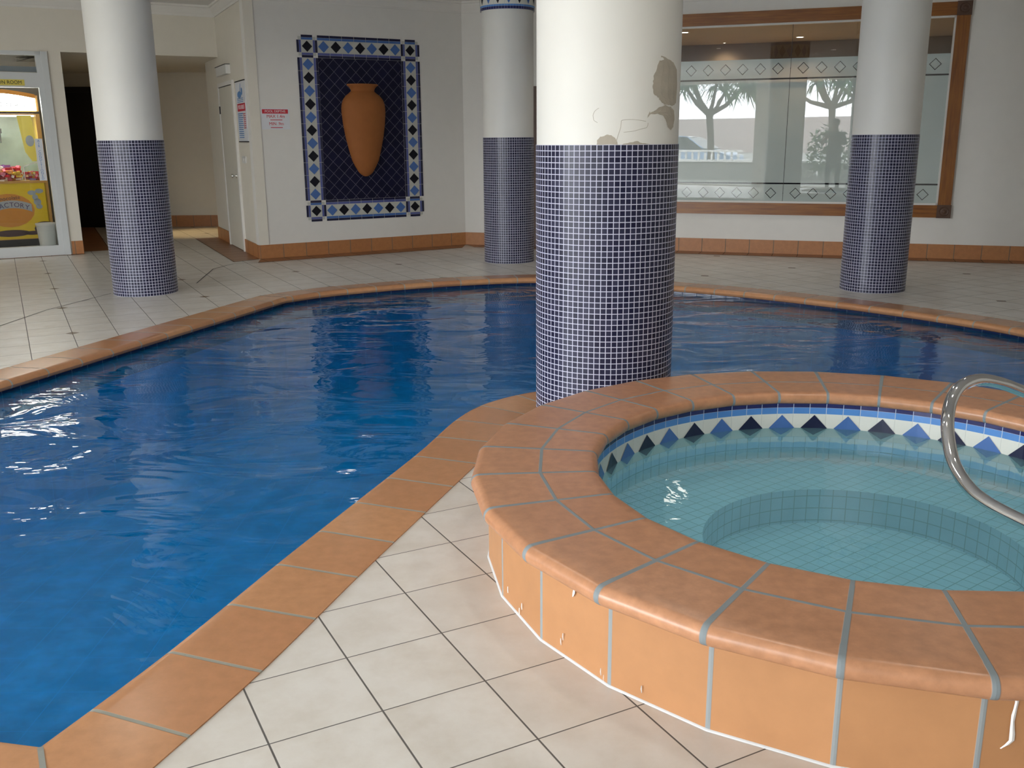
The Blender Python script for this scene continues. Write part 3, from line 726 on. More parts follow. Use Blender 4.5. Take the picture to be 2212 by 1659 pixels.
eb = thing('wall_light_box', CO(cs(1.45), 2.28), 'slim white box fixed above the white corridor door', 'light fitting')
mb = MB(); mb.box(CO, (cs(1.83), 2.285, 0), (cs(1.08), 2.40, .06), 'whiteplastic'); mb.build('body', eb)
mb = MB(); mb.box(CO, (cs(1.84), 2.40, 0), (cs(1.07), 2.406, .07), 'ink'); mb.build('top_edge', eb)

# white corridor door
def empty_struct(name, loc): e = bpy.data.objects.new(name, None); COL.objects.link(e); e.location = loc; return tag(e, None, None, None, 'structure')
d1 = empty_struct('door_1', CO(cs(1.45), 0)); d1['label'] = 'plain cream door with a metal knob in the corridor wall'
mb = MB(); mb.box(CO, (cs(1.93), .012, 0), (cs(.97), 2.14, .022), 'doorpaint'); mb.build('leaf', d1)
mb = MB(); mb.box(CO, (cs(1.99), 0, 0), (cs(1.94), 2.15, .03), 'paint'); mb.box(CO, (cs(.96), 0, 0), (cs(.90), 2.2, .03), 'paint'); mb.box(CO, (cs(1.99), 2.15, 0), (cs(.96), 2.2, .03), 'paint'); mb.build('frame', d1)
mb = MB(); mb.box(CO, (cs(1.93), 2.141, 0), (cs(.97), 2.149, .026), 'ink'); mb.build('gap_shade_strip', d1)  # solid black strip put in for the shade between leaf and frame
mb = MB(); c = CO(cs(1.08), .99, .02)
fr = Frame((c.x, c.y), (c.x+CO.t.x, c.y+CO.t.y))
rows = [[fr(r*math.cos(2*PI*j/20), .99+r*math.sin(2*PI*j/20), d) for j in range(20)] for r, d in ((.033, 0), (.033, .006), (.012, .012), (.012, .035), (.024, .045), (.029, .058), (.024, .07), (0.0005, .075))]
mb.grid(rows, 'steel', None, True, True); mb.build('knob', d1, True)
mb = MB(); mb.box(CO, (cs(1.95), 1.80, .02), (cs(1.91), 1.90, .034), 'ink'); mb.build('hinge', d1)

# dark doors at the end of the corridor, brown door behind the columns
d3 = empty_struct('door_3', CB(2.5, 0)); d3['label'] = 'near black double doors at the end of the corridor'
mb = MB()
mb.box(CB, (1.55, 0, 0), (3.35, 2.33, .05), 'darkwood'); mb.box(CB, (1.55, 2.24, .05), (3.35, 2.33, .07), 'darkwood'); mb.build('frame', d3)
for a in (1.63, 2.46): mb = MB(); mb.box(CB, (a, .02, .05), (a+.80, 2.22, .062), 'darkwood'); mb.box(CB, (a+.1, .15, .062), (a+.70, .9, .068), 'darkwood'); mb.build('leaf', d3)
d2 = empty_struct('door_2', WI(1.44, 0)); d2['label'] = 'dark brown door partly hidden between two columns'
mb = MB(); mb.box(WI, (.99, 0, 0), (1.06, 2.11, .035), 'browndoor'); mb.box(WI, (1.82, 0, 0), (1.89, 2.11, .035), 'browndoor'); mb.box(WI, (1.06, 2.04, 0), (1.82, 2.11, .035), 'browndoor'); mb.build('frame', d2)
mb = MB(); mb.box(WI, (1.06, .01, 0), (1.82, 2.04, .015), 'browndoor'); mb.build('leaf', d2)

# ------------------------------------------------------------------ etched window
w2 = empty_struct('window_2', WI(4.27, .49)); w2['label'] = 'wide timber framed window of frosted glass etched with diamonds'
f0, f1, g0, g1, z0, z1, h0, h1 = 2.34, 6.21, 2.48, 6.065, .49, 2.912, .635, 2.768
mb = MB()
def bar(a, b, c, d, along):
    mb.box(WI, (a, c, -.06), (b, d, .035), 'wood')
    if along == 'v':
        for i in range(-6, 0): mb.uv[i] = [(y, x) for x, y in mb.uv[i]]
bar(f0+.15, f1-.15, z0, h0, 'h'); bar(f0+.15, f1-.15, h1, z1, 'h'); bar(f0, g0, z0+.14, z1-.14, 'v'); bar(g1, f1, z0+.14, z1-.14, 'v'); mb.build('frame', w2)
for a in (f0, g1):
    for b in (z0, h1):
        mb = MB(); mb.box(WI, (a-.005, b-.004, -.06), (a+.152, b+.15, .045), 'browndoor')
        rows = [[WI(a+.073+r*math.cos(2*PI*j/24), b+.073+r*math.sin(2*PI*j/24), d) for j in range(24)] for r, d in ((.055, .045), (.05, .052), (.04, .047), (.025, .049), (.015, .055), (.0005, .057))]
        mb.grid(rows, 'browndoor', None, True, True); mb.build('corner_block', w2)
mb = MB()
for a, b, c, d in ((g0, g1, h0, h0+.022), (g0, g1, h1-.022, h1), (g0, g0+.02, h0, h1), (g1-.02, g1, h0, h1)): mb.box(WI, (a, c, -.04), (b, d, .012), 'whiteplastic')
mb.build('bead', w2)
for a, b in ((g0+.015, 4.270), (4.274, g1-.015)):
    mb = MB(); mb.face([WI(a, h0+.01, -.012), WI(b, h0+.01, -.012), WI(b, h1-.01, -.012), WI(a, h1-.01, -.012)], 'etched', [(a, h0+.01), (b, h0+.01), (b, h1-.01), (a, h1-.01)])
    mb.build('pane', w2)
mb = MB(); mb.box(WI, (4.2695, h0+.01, -.018), (4.2745, h1-.01, -.008), 'black'); mb.build('pane_joint', w2)
# room behind the window
RB = Frame((WI(1.9, 0, -4.4).x, WI(1.9, 0, -4.4).y), (WI(6.8, 0, -4.4).x, WI(6.8, 0, -4.4).y))
M['roomwood'] = plain('warm_room_timber', (.30, .16, .07), .6, var=.15, scale=2)
M['roomceil'] = plain('room_ceiling', (.40, .33, .25), .7)
wall('wall_room_back', RB, 0, 4.9, 0, Z_CEIL, 'dark'); 
mb = MB(); mb.box(RB, (0, 2.3, 0), (4.9, 2.62, .1), 'roomwood'); struct(mb.build('trim_room_bulkhead'))
mb = MB(); q = [WI(1.8, 2.93, -.12), WI(6.9, 2.93, -.12), WI(6.9, 2.93, -4.5), WI(1.8, 2.93, -4.5)]; mb.face(q, 'roomceil'); mb.face([p+Vector((0, 0, .03)) for p in q][::-1], 'roomceil'); struct(mb.build('trim_room_ceiling'))
for a in (1.86, 6.85):
    mb = MB(); mb.box(WI, (a, 0, -4.4), (a+.05, 2.93, -.12), 'dark'); struct(mb.build('wall_room_side'))

# ------------------------------------------------------------------ downlights
def downlight(loc, label, group, lamp='lamp', r=.045, power=0, warm=(1, .85, .65)):
    t = thing('downlight', loc, label, 'ceiling light', group)
    x, y, z = loc
    mb = MB(); mb.lathe([(r, z-.002), (r*1.35, z-.006), (r*1.5, z-.002), (r*1.5, z)], 'whiteplastic', 24, (x, y, 0)); mb.build('trim_ring', t, True)
    mb = MB(); mb.face([(x+r*math.cos(-2*PI*j/24), y+r*math.sin(-2*PI*j/24), z-.0035) for j in range(24)], lamp); mb.build('lamp', t)
    if power:
        l = bpy.data.lights.new('downlight_beam', 'SPOT'); l.energy = power; l.color = warm; l.spot_size = math.radians(150); l.spot_blend = .8; l.shadow_soft_size = .12
        o = bpy.data.objects.new('downlight_beam', l); COL.objects.link(o); o.location = (x, y, z-.02)
    return t
for x, y, pw in ((-.18, 8.08, 20), (1.04, 5.93, 40), (-1.10, 4.84, 40), (-2.9, 6.6, 20), (-1.9, 10.9, 20), (3.2, 6.6, 20), (2.0, 3.4, 38), (.6, 2.9, 32), (2.0, 11.1, 40)):  # the two lamps over the hot tub are added, unseen, to brighten its water
    downlight((x, y, Z_CEIL), 'small round ceiling downlight above the pool, the pair over the tub added for light', 'pool ceiling downlights', power=pw, warm=(1, .93, .82))
for x, y, r_, lb in ((2.573, 14.83, .05, 'glowing downlight behind the clear window top, next to the nearest column'), (4.503, 15.64, .05, 'glowing downlight behind the clear window top, beside the pane joint'),
                     (3.52, 16.5, .02, 'tiny glowing downlight deep behind the window top, between the two bigger ones')):
    downlight((x, y, 2.93), lb, 'downlights behind the window', r=r_, power=230 if r_ > .03 else 25, warm=(1, .80, .56))
downlight((-5.95, 15.5, HDR), 'warm corridor downlight aimed at the floor by the rear skirting', None, 'lamp_warm')
l = bpy.data.lights.new('corridor_beam', 'SPOT'); l.energy = 150; l.color = (1, .72, .34); l.spot_size = math.radians(46); l.spot_blend = .9; l.shadow_soft_size = .04
o = bpy.data.objects.new('corridor_beam', l); COL.objects.link(o); o.location = (-5.95, 15.5, HDR-.02)
o.rotation_euler = (Vector((-4.95, 15.55, 0))-o.location).to_track_quat('-Z', 'Y').to_euler()

# ------------------------------------------------------------------ shop front with the sweets machine
w1 = empty_struct('window_1', SP(0, 0)); w1['label'] = 'white aluminium framed glass shop front'
mb = MB()
for a, b, c, d in ((.705, .84, 0, 2.545), (-1.6, .84, 2.50, 2.545), (-1.6, .705, 2.11, 2.29), (-1.6, .705, 0, .13), (-1.6, -1.5, 0, 2.545), (-.42, -.33, 0, 2.29)): mb.box(SP, (a, c, -.09), (b, d, .02), 'alu')
mb.box(SP, (.765, 0, .02), (.84, 2.545, .035), 'alu'); mb.box(SP, (.735, 2.29, -.06), (.77, 2.50, .012), 'alu')
mb.build('frame', w1)
for a, b, c, d in ((-1.5, -.42, .13, 2.11), (-.33, .705, .13, 2.11), (-1.5, .735, 2.29, 2.50)):
    mb = MB(); mb.face([SP(a, c, -.03), SP(b, c, -.03), SP(b, d, -.03), SP(a, d, -.03)], 'glass'); mb.build('pane', w1)
mb = MB(); mb.box(SP, (-1.5, 2.30, -.055), (.735, 2.365, -.05), 'greyprint'); mb.build('blind', w1)
rs = thing('room_name_sign', SP(.2, 2.13), 'yellow room name sign on the white frame above the sweets machine', 'sign')
mb = MB(); mb.box(SP, (-.36, 2.131, .02), (.545, 2.202, .026), 'yellowsign'); mb.build('panel', rs)
text('lettering', 'RECREATION ROOM', .060, SP.mat(.515, 2.166, .0265), 'ink', rs, 'RIGHT', sx=.93)
st = thing('air_conditioned_sticker', SP(.62, .965), 'narrow pale sticker with vertical blue letters on the shop glass', 'sticker')
mb = MB(); mb.box(SP, (.580, .962, -.028), (.668, 1.486, -.026), 'signwhite'); mb.build('backing', st)
for i, ch in enumerate('AIR CONDITIONED'):
    if ch != ' ': text('lettering', ch, .042, SP.mat(.622, 1.458-.0335*i, -.0255), 'blueprint', st)
# room behind
mb = MB()
mb.face([SP(-1.9, 0, -1.9), SP(1.0, 0, -1.9), SP(1.0, 2.9, -1.9), SP(-1.9, 2.9, -1.9)], 'cream'); struct(mb.build('wall_shop_back'))
mb = MB(); mb.face([SP(.99, 0, -.22), SP(.99, 0, -1.9), SP(.99, 2.9, -1.9), SP(.99, 2.9, -.22)][::-1], 'cream'); struct(mb.build('wall_shop_right'))
mb = MB(); mb.face([SP(-1.9, 0, -1.9), SP(-1.9, 0, -.22), SP(-1.9, 2.9, -.22), SP(-1.9, 2.9, -1.9)][::-1], 'cream'); struct(mb.build('wall_shop_left'))
mb = MB(); mb.face([SP(-1.9, 2.75, -1.9), SP(1.0, 2.75, -1.9), SP(1.0, 2.75, -.22), SP(-1.9, 2.75, -.22)][::-1], 'ceiling'); struct(mb.build('trim_shop_ceiling'))
vm = thing('sweets_machine', SP(.2, 0, -.75), 'yellow glass fronted sweets grabber machine behind the shop window', 'arcade machine')
D0, D1, a0, a1 = -.32, -1.15, -.28, .70
mb = MB()
for a in (a0, a1-.05): mb.box(SP, (a, .2, D0-.05), (a+.05, 2.03, D0), 'gold')
mb.box(SP, (a0, .2, D1), (a1, .94, D0-.012), 'gold'); mb.box(SP, (a0, .94, D1), (a1, 2.03, D1+.04), 'teal_interior'); mb.box(SP, (a0, .94, D1), (a0+.03, 2.03, D0-.05), 'teal_interior'); mb.box(SP, (a1-.03, .94, D1), (a1, 2.03, D0-.05), 'yellow')
mb.box(SP, (a0, 1.80, D1), (a1, 2.0, D0-.02), 'orange'); mb.build('cabinet', vm)
mb = MB(); mb.box(SP, (a0+.02, 0, D1+.03), (a1-.02, .2, D0-.04), 'black'); mb.build('plinth', vm)
mb = MB(); k = 16; cxm = (a0+a1)/2
arcp = [(a0+.03+(a1-a0-.06)*i/k, 1.99+.06*math.sin(PI*i/k)) for i in range(k+1)]
mb.face([SP(a0+.03, 1.835, D0+.012), SP(a1-.03, 1.835, D0+.012)]+[SP(x, z, D0+.012) for x, z in arcp[::-1]], 'sign_light'); mb.build('lit_header', vm)['label'] = 'glowing white header panel'
mb = MB(); 
for i in range(k): (x0, zz0), (x1, zz1) = arcp[i], arcp[i+1]; mb.face([SP(x0, zz0, D0+.015), SP(x1, zz1, D0+.015), SP(x1, zz1+.05, D0+.015), SP(x0, zz0+.05, D0+.015)], 'orange')
mb.build('header_arch', vm)
def arched(body, xc, zc, wd, rise, size, mat, d, name='lettering'):
    n = len(body)
    for i, ch in enumerate(body):
        if ch == ' ': continue
        t = (i+.5)/n-.5; ang2 = -t*2.4*rise/wd*1.6
        text(name, ch, size, SP.mat(xc+t*wd, zc+rise*(1-4*t*t), d) @ Matrix.Rotation(ang2, 4, 'Z'), mat, vm)
arched('FACTORY', .27, 1.875, .62, .035, .085, 'greyprint', D0+.014)
mb = MB(); mb.box(SP, (a0+.06, 1.765, D0-.1), (a1-.06, 1.785, D0-.08), 'tube_light'); mb.build('light_tube', vm)
mb = MB(); mb.box(SP, (a0, .925, D0-.012), (a1, .955, D0+.008), 'gold'); mb.build('trim', vm)
mb = MB(); mb.box(SP, (a0, 1.80, D0-.012), (a1, 1.825, D0+.004), 'black'); mb.build('trim', vm)
mb = MB(); mb.box(SP, (a0+.03, .21, D0-.012), (a1-.03, .925, D0), 'yellow'); mb.build('lower_panel', vm)['label'] = 'yellow printed lower panel'
mb = MB()
def blob(s, z, r, sq, m, d, k=20, mbx=None): (mbx or mb).face([SP(s+r*math.cos(2*PI*i/k), z+r*sq*math.sin(2*PI*i/k), d) for i in range(k)], m)
blob(.20, .58, .30, .72, 'orange', D0+.002)
for s, z, r, sq in ((.49, .80, .05, .6), (.58, .82, .05, .6), (.525, .74, .035, 1.1), (.545, .68, .045, 1.0), (.56, .62, .04, .8)): blob(s, z, r, sq, 'greyprint', D0+.003)
for i in range(18):
    t = i/18; t2 = (i+1)/18; A = lambda t: (.0+.47*t, .555+.055*(1-4*(t-.5)**2))
    (s0, q0), (s1, q1) = A(t), A(t2); mb.face([SP(s0, q0, D0+.004), SP(s1, q1, D0+.004), SP(s1, q1+.10, D0+.004), SP(s0, q0+.10, D0+.004)], 'greyprint')
blob(.60, .395, .10, .28, 'choc', D0+.003); blob(.52, .33, .05, .9, 'choc', D0+.0035); blob(.20, .285, .22, .20, 'choc', D0+.003); blob(.45, .28, .12, .22, 'choc', D0+.003)
mb.build('panel_print', vm)
arched('FACTORY', .235, .60, .42, .052, .085, 'purple', D0+.0065)
text('lettering', 'Chocolate', .07, SP.mat(.20, .735, D0+.005) @ Matrix.Rotation(.08, 4, 'Z'), 'choc', vm)
mb = MB(); mb.box(SP, (a0+.05, 1.50, D1+.1), (a0+.06, 1.51, D0-.1), 'steel'); mb.box(SP, (.16, 1.62, -.8), (.20, 1.77, -.76), 'steel'); mb.box(SP, (.10, 1.56, -.84), (.26, 1.62, -.72), 'steel')
for q in (-.06, .06): mb.box(SP, (.18+q-.008, 1.44, -.79), (.18+q+.008, 1.57, -.77), 'steel')
mb.build('claw', vm)
mb = MB(); mb.face([SP(.44, .95, D0-.07), SP(.66, .95, D0-.07), SP(.66, 1.20, D0-.07), SP(.44, 1.13, D0-.07)], 'glass'); mb.box(SP, (.435, .95, D0-.08), (.445, 1.13, D0-.06), 'alu')
mb.face([SP(.44, 1.13, D0-.066), SP(.66, 1.20, D0-.066), SP(.66, 1.212, D0-.066), SP(.44, 1.142, D0-.066)], 'signwhite'); mb.build('chute', vm)
mb = MB()
mb.face([SP(.48, 1.32, D0-.02), SP(.55, 1.20, D0-.02), SP(.60, 1.20, D0-.02), SP(.62, 1.40, D0-.02), SP(.60, 1.78, D0-.02), SP(.43, 1.78, D0-.02)], 'yellowsign'); blob(.55, 1.46, .05, 1.4, 'greyprint', D0-.018); mb.build('window_decal', vm)
cols = [plain('wrapper_red', (.5, .03, .05), .25), plain('wrapper_pink', (.65, .2, .28), .25), plain('wrapper_orange', (.65, .25, .04), .25), plain('wrapper_white', (.75, .7, .65), .25), plain('wrapper_yellow', (.7, .5, .08), .25), plain('wrapper_purple', (.2, .08, .3), .25)]
mb = MB(); rnd = random.Random(4)
for i in range(420):
    s = rnd.uniform(a0+.05, .40); d = rnd.uniform(D1+.08, D0-.04); z = .955+rnd.uniform(0, 1)*max(.03, .15-.12*abs(s-.05))+.06*(rnd.random()<.3)
    c = SP(s, z, d); R = Matrix.Rotation(rnd.uniform(0, PI), 3, 'Z') @ Matrix.Rotation(rnd.uniform(-.6, .6), 3, 'X'); l, h, q = rnd.uniform(.025, .045), rnd.uniform(.012, .02), rnd.uniform(.01, .018)
    mb.box(lambda x, y, zz: c+R @ Vector((x*l, zz*h, y*q)), (-1, -1, -1), (1, 1, 1), cols[rnd.randrange(6)])
cd = mb.build('sweets', vm); cd['kind'] = 'stuff'; cd['label'] = 'heap of red, pink and orange wrapped sweets'
mb = MB()
for i in range(60):
    c = SP(rnd.uniform(.46, .64), .96+rnd.uniform(0, .10), rnd.uniform(D0-.3, D0-.09)); R = Matrix.Rotation(rnd.uniform(0, PI), 3, 'Z'); l = rnd.uniform(.02, .045)
    mb.box(lambda x, y, zz: c+R @ Vector((x*l, zz*.015, y*.015)), (-1, -1, -1), (1, 1, 1), cols[rnd.randrange(6)])
cd = mb.build('prizes', vm); cd['kind'] = 'stuff'
l = bpy.data.lights.new('machine_light', 'AREA'); l.shape = 'RECTANGLE'; l.size = .7; l.size_y = .08; l.energy = 7; l.color = (1, .95, .85)
o = bpy.data.objects.new('machine_light', l); COL.objects.link(o); p = SP(.2, 1.76, D0-.15); o.location = p; o.rotation_euler = (math.radians(20), 0, math.atan2(SP.t.y, SP.t.x))
bk = thing('bucket', SP(.595, 0, -.17), 'white plastic bucket on the floor before the sweets machine', 'bucket')
bc = SP(.60, 0, -.175)
mb = MB(); mb.lathe([(0.001, 0.004), (.093, .004), (.097, .012), (.123, .385), (.13, .388), (.131, .41), (.122, .412), (.118, .40), (.095, .03), (.001, .02)], 'whiteplastic', 32, (bc.x, bc.y, 0)); mb.build('body', bk, True, 40)
mb = MB(); q = [(bc.x+.13*math.cos(t), bc.y+.13*math.sin(t), .385-.02-.09*math.sin((t-a)/(PI)*PI)*.9) for a in [0.2] for t in [0.2+PI*i/16 for i in range(17)]]; mb.tube(q, .003, 'steel', 6); mb.build('handle', bk, True)

# ------------------------------------------------------------------ outdoors, seen in the window's reflection
mb = MB(); mb.face([(-80, Y_REAR-.2, -.06), (-80, -90, -.06), (80, -90, -.06), (80, Y_REAR-.2, -.06)], 'concrete'); mb.face([(-80, 40, -.07), (-80, Y_REAR, -.07), (X_LEFT-.2, Y_REAR, -.07), (X_LEFT-.2, 40, -.07)], 'concrete'); 
o = mb.build('ground_outside'); struct(o)
mb = MB(); mb.box(IDF, (-70, -62, -.06), (70, -61, 3.0), 'farwall' if 'farwall' in M else 'concrete'); struct(mb.build('wall_far_street'))
pw = thing('planter_wall', (-8.2, -8.2, -.06), 'low pale planter wall outside, mirrored in the window', 'wall', kind='thing')
mb = MB(); mb.box(IDF, (-13, -8.5, -.06), (-1.2, -8.1, .56), 'concrete'); mb.build('body', pw)
mb = MB(); mb.box(IDF, (-13.05, -8.55, .56), (-1.15, -8.05, .63), 'whiteplastic'); mb.build('coping', pw)
bl = thing('balustrade', (-9, -8.3, .63), 'white balustrade of short posts outside, mirrored in the window', 'balustrade')
mb = MB(); mb.box(IDF, (-13, -8.36, .90), (-6.4, -8.22, .97), 'whiteplastic'); mb.build('rail', bl)
for i in range(26):
    x = -12.9+i*.255; mb = MB(); mb.lathe([(.03, .63), (.05, .66), (.028, .70), (.055, .78), (.03, .86), (.05, .90)], 'whiteplastic', 10, (x, -8.29, 0)); mb.build('post', bl, True)
def tree(loc, h, heads, seed, label):
    rnd = random.Random(seed); x, y = loc
    t = thing('pandanus_tree', (x, y, -.06), label, 'tree', 'trees outside mirrored in the window')
    tr, fo = MB(), MB(); base = Vector((x, y, -.06)); fork = base+Vector((rnd.uniform(-.15, .15), 0, h))
    tr.tube([base, base+Vector((.03, 0, h*.35)), base+Vector((-.03, 0, h*.7)), fork], [.17, .13, .12, .13], 'bark', 10)
    for i in range(heads):
        a = 2*PI*i/heads+rnd.uniform(-.3, .3); L = rnd.uniform(.9, 1.9); el = rnd.uniform(.25, .9)
        d = Vector((math.cos(a)*math.cos(el), math.sin(a)*math.cos(el), math.sin(el))); p1 = fork+d*L*.5+Vector((0, 0, -.1)); p2 = fork+d*L+Vector((0, 0, .15))
        tr.tube([fork-Vector((0, 0, .08)), p1, p2], [.10, .07, .05], 'bark', 8)
        for b in range(60):
            ab = rnd.uniform(0, 2*PI); eb = rnd.uniform(-.5, 1.2); e = Vector((math.cos(ab)*math.cos(eb), math.sin(ab)*math.cos(eb), math.sin(eb))); l = rnd.uniform(.6, 1.1)
            sd = e.cross(Vector((0, 0, 1))).normalized()*.03; q0 = p2; q1 = p2+e*l*.55; q2 = p2+e*l+Vector((0, 0, -.45*l))
            fo.face([q0-sd, q0+sd, q1+sd, q1-sd], 'leaf'); fo.face([q1-sd, q1+sd, q2], 'leaf')
    tr.build('trunk', t, True); fo.build('foliage', t); return t
tree((-8.25, -9.6), 2.35, 8, 1, 'forked tree with strappy leaves outside, mirrored at the left of the window')
tree((-12.6, -11.8), 2.6, 8, 2, 'strappy leaved tree outside, mirrored beside the near column')
tree((-8.3, -14.6), 2.7, 8, 3, 'strappy leaved tree outside, mirrored beside the dark pillar')
tree((-5.0, -13.2), 2.6, 8, 4, 'strappy leaved tree outside, mirrored in the second pane')
tree((-2.3, -9.4), 2.5, 8, 5, 'strappy leaved tree outside, mirrored next to the right column')
def shrub(loc, w_, h, seed, label):
    rnd = random.Random(seed); x, y = loc; t = thing('flowering_shrub', (x, y, -.06), label, 'shrub', 'shrubs outside mirrored in the window')
    fo, fl, sm = MB(), MB(), MB()
    for i in range(7):
        a = rnd.uniform(0, 2*PI); sm.tube([(x, y, -.06), (x+.3*w_*math.cos(a), y+.3*w_*math.sin(a), h*.5), (x+.6*w_*math.cos(a), y+.5*w_*math.sin(a), h*.85)], [.03, .02, .01], 'bark', 6)
    for i in range(520):
        u = Vector((rnd.gauss(0, 1), rnd.gauss(0, 1), rnd.gauss(0, 1))).normalized()*rnd.uniform(.55, 1); c = Vector((x+u.x*w_, y+u.y*w_*.7, h*.55+u.z*h*.5))
        a = Vector((rnd.gauss(0, 1), rnd.gauss(0, 1), rnd.gauss(0, 1))).normalized(); b = a.orthogonal().normalized(); l = rnd.uniform(.06, .13)
        fo.face([c-a*l, c+b*l*.45, c+a*l, c-b*l*.45], 'leaf')
        if i % 45 == 0: fl.face([c+Vector((0, .02, 0))+(.07*math.cos(2*PI*k/8))*a+(.07*math.sin(2*PI*k/8))*b for k in range(8)], 'flower')
    sm.build('stems', t, True); fo.build('foliage', t); fl.build('blossom', t)
shrub((-4.6, -7.2), .75, 1.5, 1, 'dark leafy shrub with white blossom outside, mirrored by the pane joint')
shrub((-2.9, -7.0), .75, 1.7, 2, 'taller leafy shrub outside, mirrored behind the person')
shrub((-1.3, -7.2), .65, 1.5, 3, 'leafy shrub outside, mirrored beside the right column')
# car
car = thing('car', (-11, -13.2, -.06), 'silver blue car parked outside, mirrored at the left of the window', 'car')
def carsec(x, hw, z0, z1): return [(x, -13.2-hw, z0), (x, -13.2-hw*1.02, (z0+z1)/2), (x, -13.2-hw*.86, z1-.02), (x, -13.2-hw*.6, z1), (x, -13.2+hw*.6, z1), (x, -13.2+hw*.86, z1-.02), (x, -13.2+hw*1.02, (z0+z1)/2), (x, -13.2+hw, z0)]
mb = MB(); rows = [carsec(-8.75, .55, .25, .50), carsec(-8.85, .75, .18, .70), carsec(-9.2, .83, .16, .82), carsec(-10.1, .86, .16, .94), carsec(-11.2, .86, .16, .98), carsec(-12.4, .86, .16, .98), carsec(-13.0, .82, .18, .95), carsec(-13.2, .7, .25, .75)]
mb.grid(rows, 'carpaint'); mb.face(rows[0], 'carpaint'); mb.face(rows[-1][::-1], 'carpaint'); mb.build('body', car, True, 40)
mb = MB(); cab = lambda x, hw, z0, z1: [(x, -13.2-hw, z0), (x, -13.2-hw*.78, z1), (x, -13.2+hw*.78, z1), (x, -13.2+hw, z0)]
rows = [cab(-9.95, .80, .92, .95), cab(-10.75, .80, .95, 1.40), cab(-11.3, .80, .96, 1.44), cab(-12.1, .80, .96, 1.40), cab(-12.95, .78, .94, .97)]
mb.grid(rows, 'carglass'); mb.build('windows', car)
mb = MB(); mb.face([(-10.78, -13.2-.6, 1.415), (-10.78, -13.2+.6, 1.415), (-12.1, -13.2+.6, 1.415), (-12.1, -13.2-.6, 1.415)][::-1], 'carpaint'); mb.tube([(-9.95, -12.4, .95), (-10.75, -12.58, 1.41), (-11.3, -12.58, 1.45), (-12.1, -12.58, 1.41), (-12.95, -12.44, .97)], .03, 'carpaint', 6); mb.build('roof', car)
for x in (-9.55, -12.3):
    for yy in (-12.42, -13.98):
        mb = MB(); mb.tube([(x, yy-.1, .27), (x, yy+.1, .27)], .32, 'rubber', 20); mb.build('wheel', car)
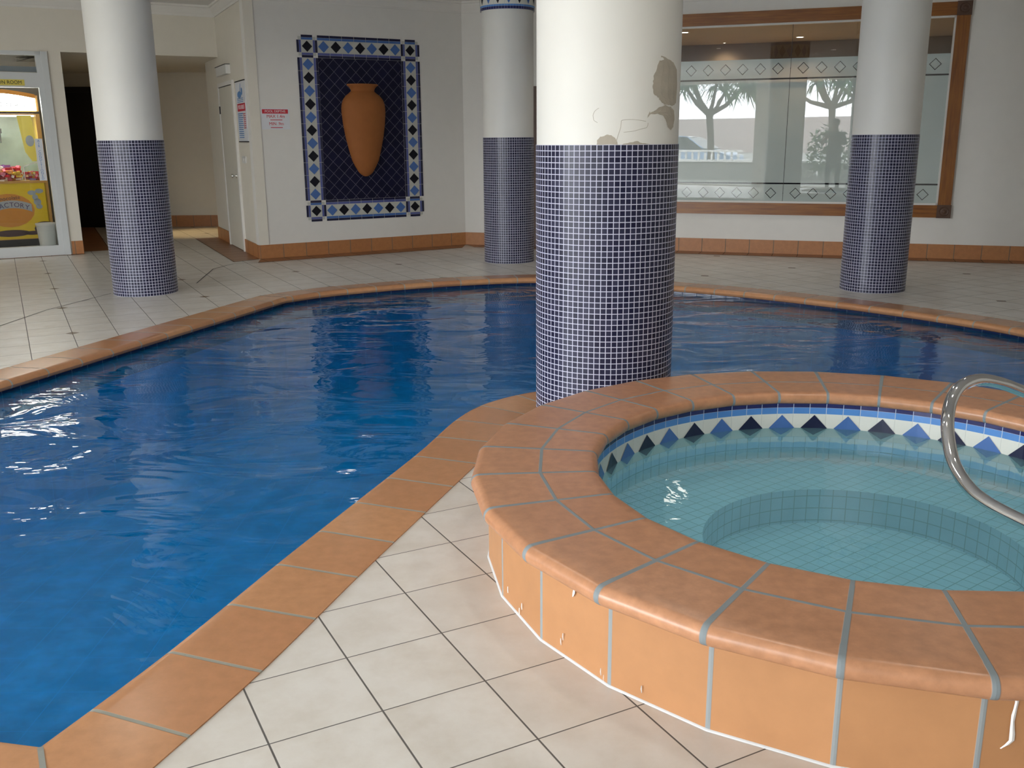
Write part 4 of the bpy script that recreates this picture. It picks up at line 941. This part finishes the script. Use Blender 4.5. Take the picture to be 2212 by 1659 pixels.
# the person taking the photograph, facing the pool
def person():
    J = {'pelvis': ((0, -.50, .98), .125), 'belly': ((0, -.50, 1.12), .13), 'chest': ((0, -.50, 1.34), .145), 'neck0': ((0, -.50, 1.54), .07), 'neck': ((0, -.49, 1.60), .058), 'head0': ((0, -.47, 1.66), .075), 'head1': ((0, -.47, 1.74), .092), 'head2': ((0, -.47, 1.815), .072)}
    ed = [('pelvis', 'belly'), ('belly', 'chest'), ('chest', 'neck0'), ('neck0', 'neck'), ('neck', 'head0'), ('head0', 'head1'), ('head1', 'head2')]
    for n, sx in (('l', -1), ('r', 1)):
        J.update({n+'hip': ((sx*.10, -.50, .90), .10), n+'knee': ((sx*.12, -.48, .50), .065), n+'calf': ((sx*.125, -.51, .34), .058), n+'ank': ((sx*.13, -.52, .09), .04), n+'toe': ((sx*.15, -.34, .035), .036),
                  n+'sh': ((sx*.19, -.50, 1.49), .065), n+'el': ((sx*.29, -.42, 1.23), .046), n+'fo': ((sx*.24, -.30, 1.30), .042), n+'wr': ((sx*.12, -.17, 1.40), .030), n+'ha': ((sx*.085, -.12, 1.435), .034)})
        ed += [('pelvis', n+'hip'), (n+'hip', n+'knee'), (n+'knee', n+'calf'), (n+'calf', n+'ank'), (n+'ank', n+'toe'), ('chest', n+'sh'), (n+'sh', n+'el'), (n+'el', n+'fo'), (n+'fo', n+'wr'), (n+'wr', n+'ha')]
        for k in range(4):
            z = 1.465-.019*k; f = n+'f%d' % k
            J[f+'a'] = ((sx*.075, -.085, z), .009); J[f+'b'] = ((sx*.062, -.058, z), .0085); J[f+'c'] = ((sx*(.040+.004*k), -.050, z), .0075)
            ed += [(n+'ha', f+'a'), (f+'a', f+'b'), (f+'b', f+'c')]
        J[n+'ta'] = ((sx*.065, -.115, 1.405), .010); J[n+'tb'] = ((sx*.04, -.095, 1.408), .009); ed += [(n+'ha', n+'ta'), (n+'ta', n+'tb')]
    key = list(J); me = bpy.data.meshes.new('body'); me.from_pydata([J[k][0] for k in key], [(key.index(a), key.index(b)) for a, b in ed], [])
    o = bpy.data.objects.new('body', me); COL.objects.link(o); sk = o.modifiers.new('Skin', 'SKIN'); sk.use_smooth_shade = True
    for i, k in enumerate(key):
        r = J[k][1]; sv = me.skin_vertices[0].data[i]; sv.radius = (r*1.25 if k in ('chest', 'belly', 'pelvis') else r, r); sv.use_root = (k == 'pelvis')
    o.modifiers.new('Subdivision', 'SUBSURF').levels = 2; o.modifiers['Subdivision'].render_levels = 2
    m2 = bpy.data.meshes.new_from_object(o.evaluated_get(bpy.context.evaluated_depsgraph_get())); bpy.data.objects.remove(o)
    m2.materials.clear()
    for m in ('cloth_dark', 'skin', 'hair'): m2.materials.append(M[m])
    for p in m2.polygons:
        c = p.center; p.material_index = 1 if (c.z > 1.56 or (c.y > -.33 and c.z > 1.1)) else 0
        p.use_smooth = True
    P = thing('person', (0, -.5, 0), 'person standing with a camera raised, mirrored in the window', 'person')
    b = bpy.data.objects.new('body', m2); COL.objects.link(b); b.parent = P; b.matrix_parent_inverse = P.matrix_basis.inverted()
    mb = MB(); rows = []
    for i in range(9):
        th_ = PI*.5*i/8; rows.append([(.098*math.sin(th_+.02)*math.cos(2*PI*j/24), -.485+.108*math.sin(th_+.02)*math.sin(2*PI*j/24)-.012, 1.755+.10*math.cos(th_)) for j in range(24)])
    mb.grid(rows, 'hair', None, True); mb.build('hair', P, True)
    for sx in (-1, 1):
        mb = MB(); mb.lathe([(.0005, .011), (.008, .008), (.011, 0), (.008, -.008), (.0005, -.011)], 'signwhite', 12, (sx*.033, -.385, 1.725)); mb.build('eye', P, True)
    mb = MB(); mb.grid([[(-.006, -.380, 1.735), (.006, -.380, 1.735)], [(-.012, -.362, 1.695), (.012, -.362, 1.695)], [(-.014, -.378, 1.685), (.014, -.378, 1.685)]], 'skin'); mb.build('nose', P, True)
    mb = MB(); mb.box(IDF, (-.022, -.386, 1.652), (.022, -.378, 1.660), 'red'); mb.build('mouth', P)
    for sx in (-1, 1): mb = MB(); mb.lathe([(.0005, -.03), (.014, -.02), (.018, 0), (.015, .022), (.0005, .03)], 'skin', 10, (sx*.093, -.475, 1.72), sq=(.45, 1)); mb.build('ear', P, True)
    c = thing('camera', (0, -.08, 1.42), 'small dark camera held by the person mirrored in the window', 'camera')
    mb = MB(); mb.box(IDF, (-.05, -.10, 1.42), (.05, -.07, 1.49), 'black'); mb.build('body', c)
    mb = MB(); fr = Frame((0, 0), (1, 0)); rows = [[(r*math.cos(2*PI*j/20), yy, 1.456+r*math.sin(2*PI*j/20)) for j in range(20)] for r, yy in ((.024, -.07), (.024, -.054), (.018, -.054), (.0005, -.058))]; mb.grid(rows, 'black', None, True, True); mb.build('lens_barrel', c, True)
person()
for n_ in ('person', 'camera.001'):
    if n_ in bpy.data.objects: bpy.data.objects[n_].location.x -= .42
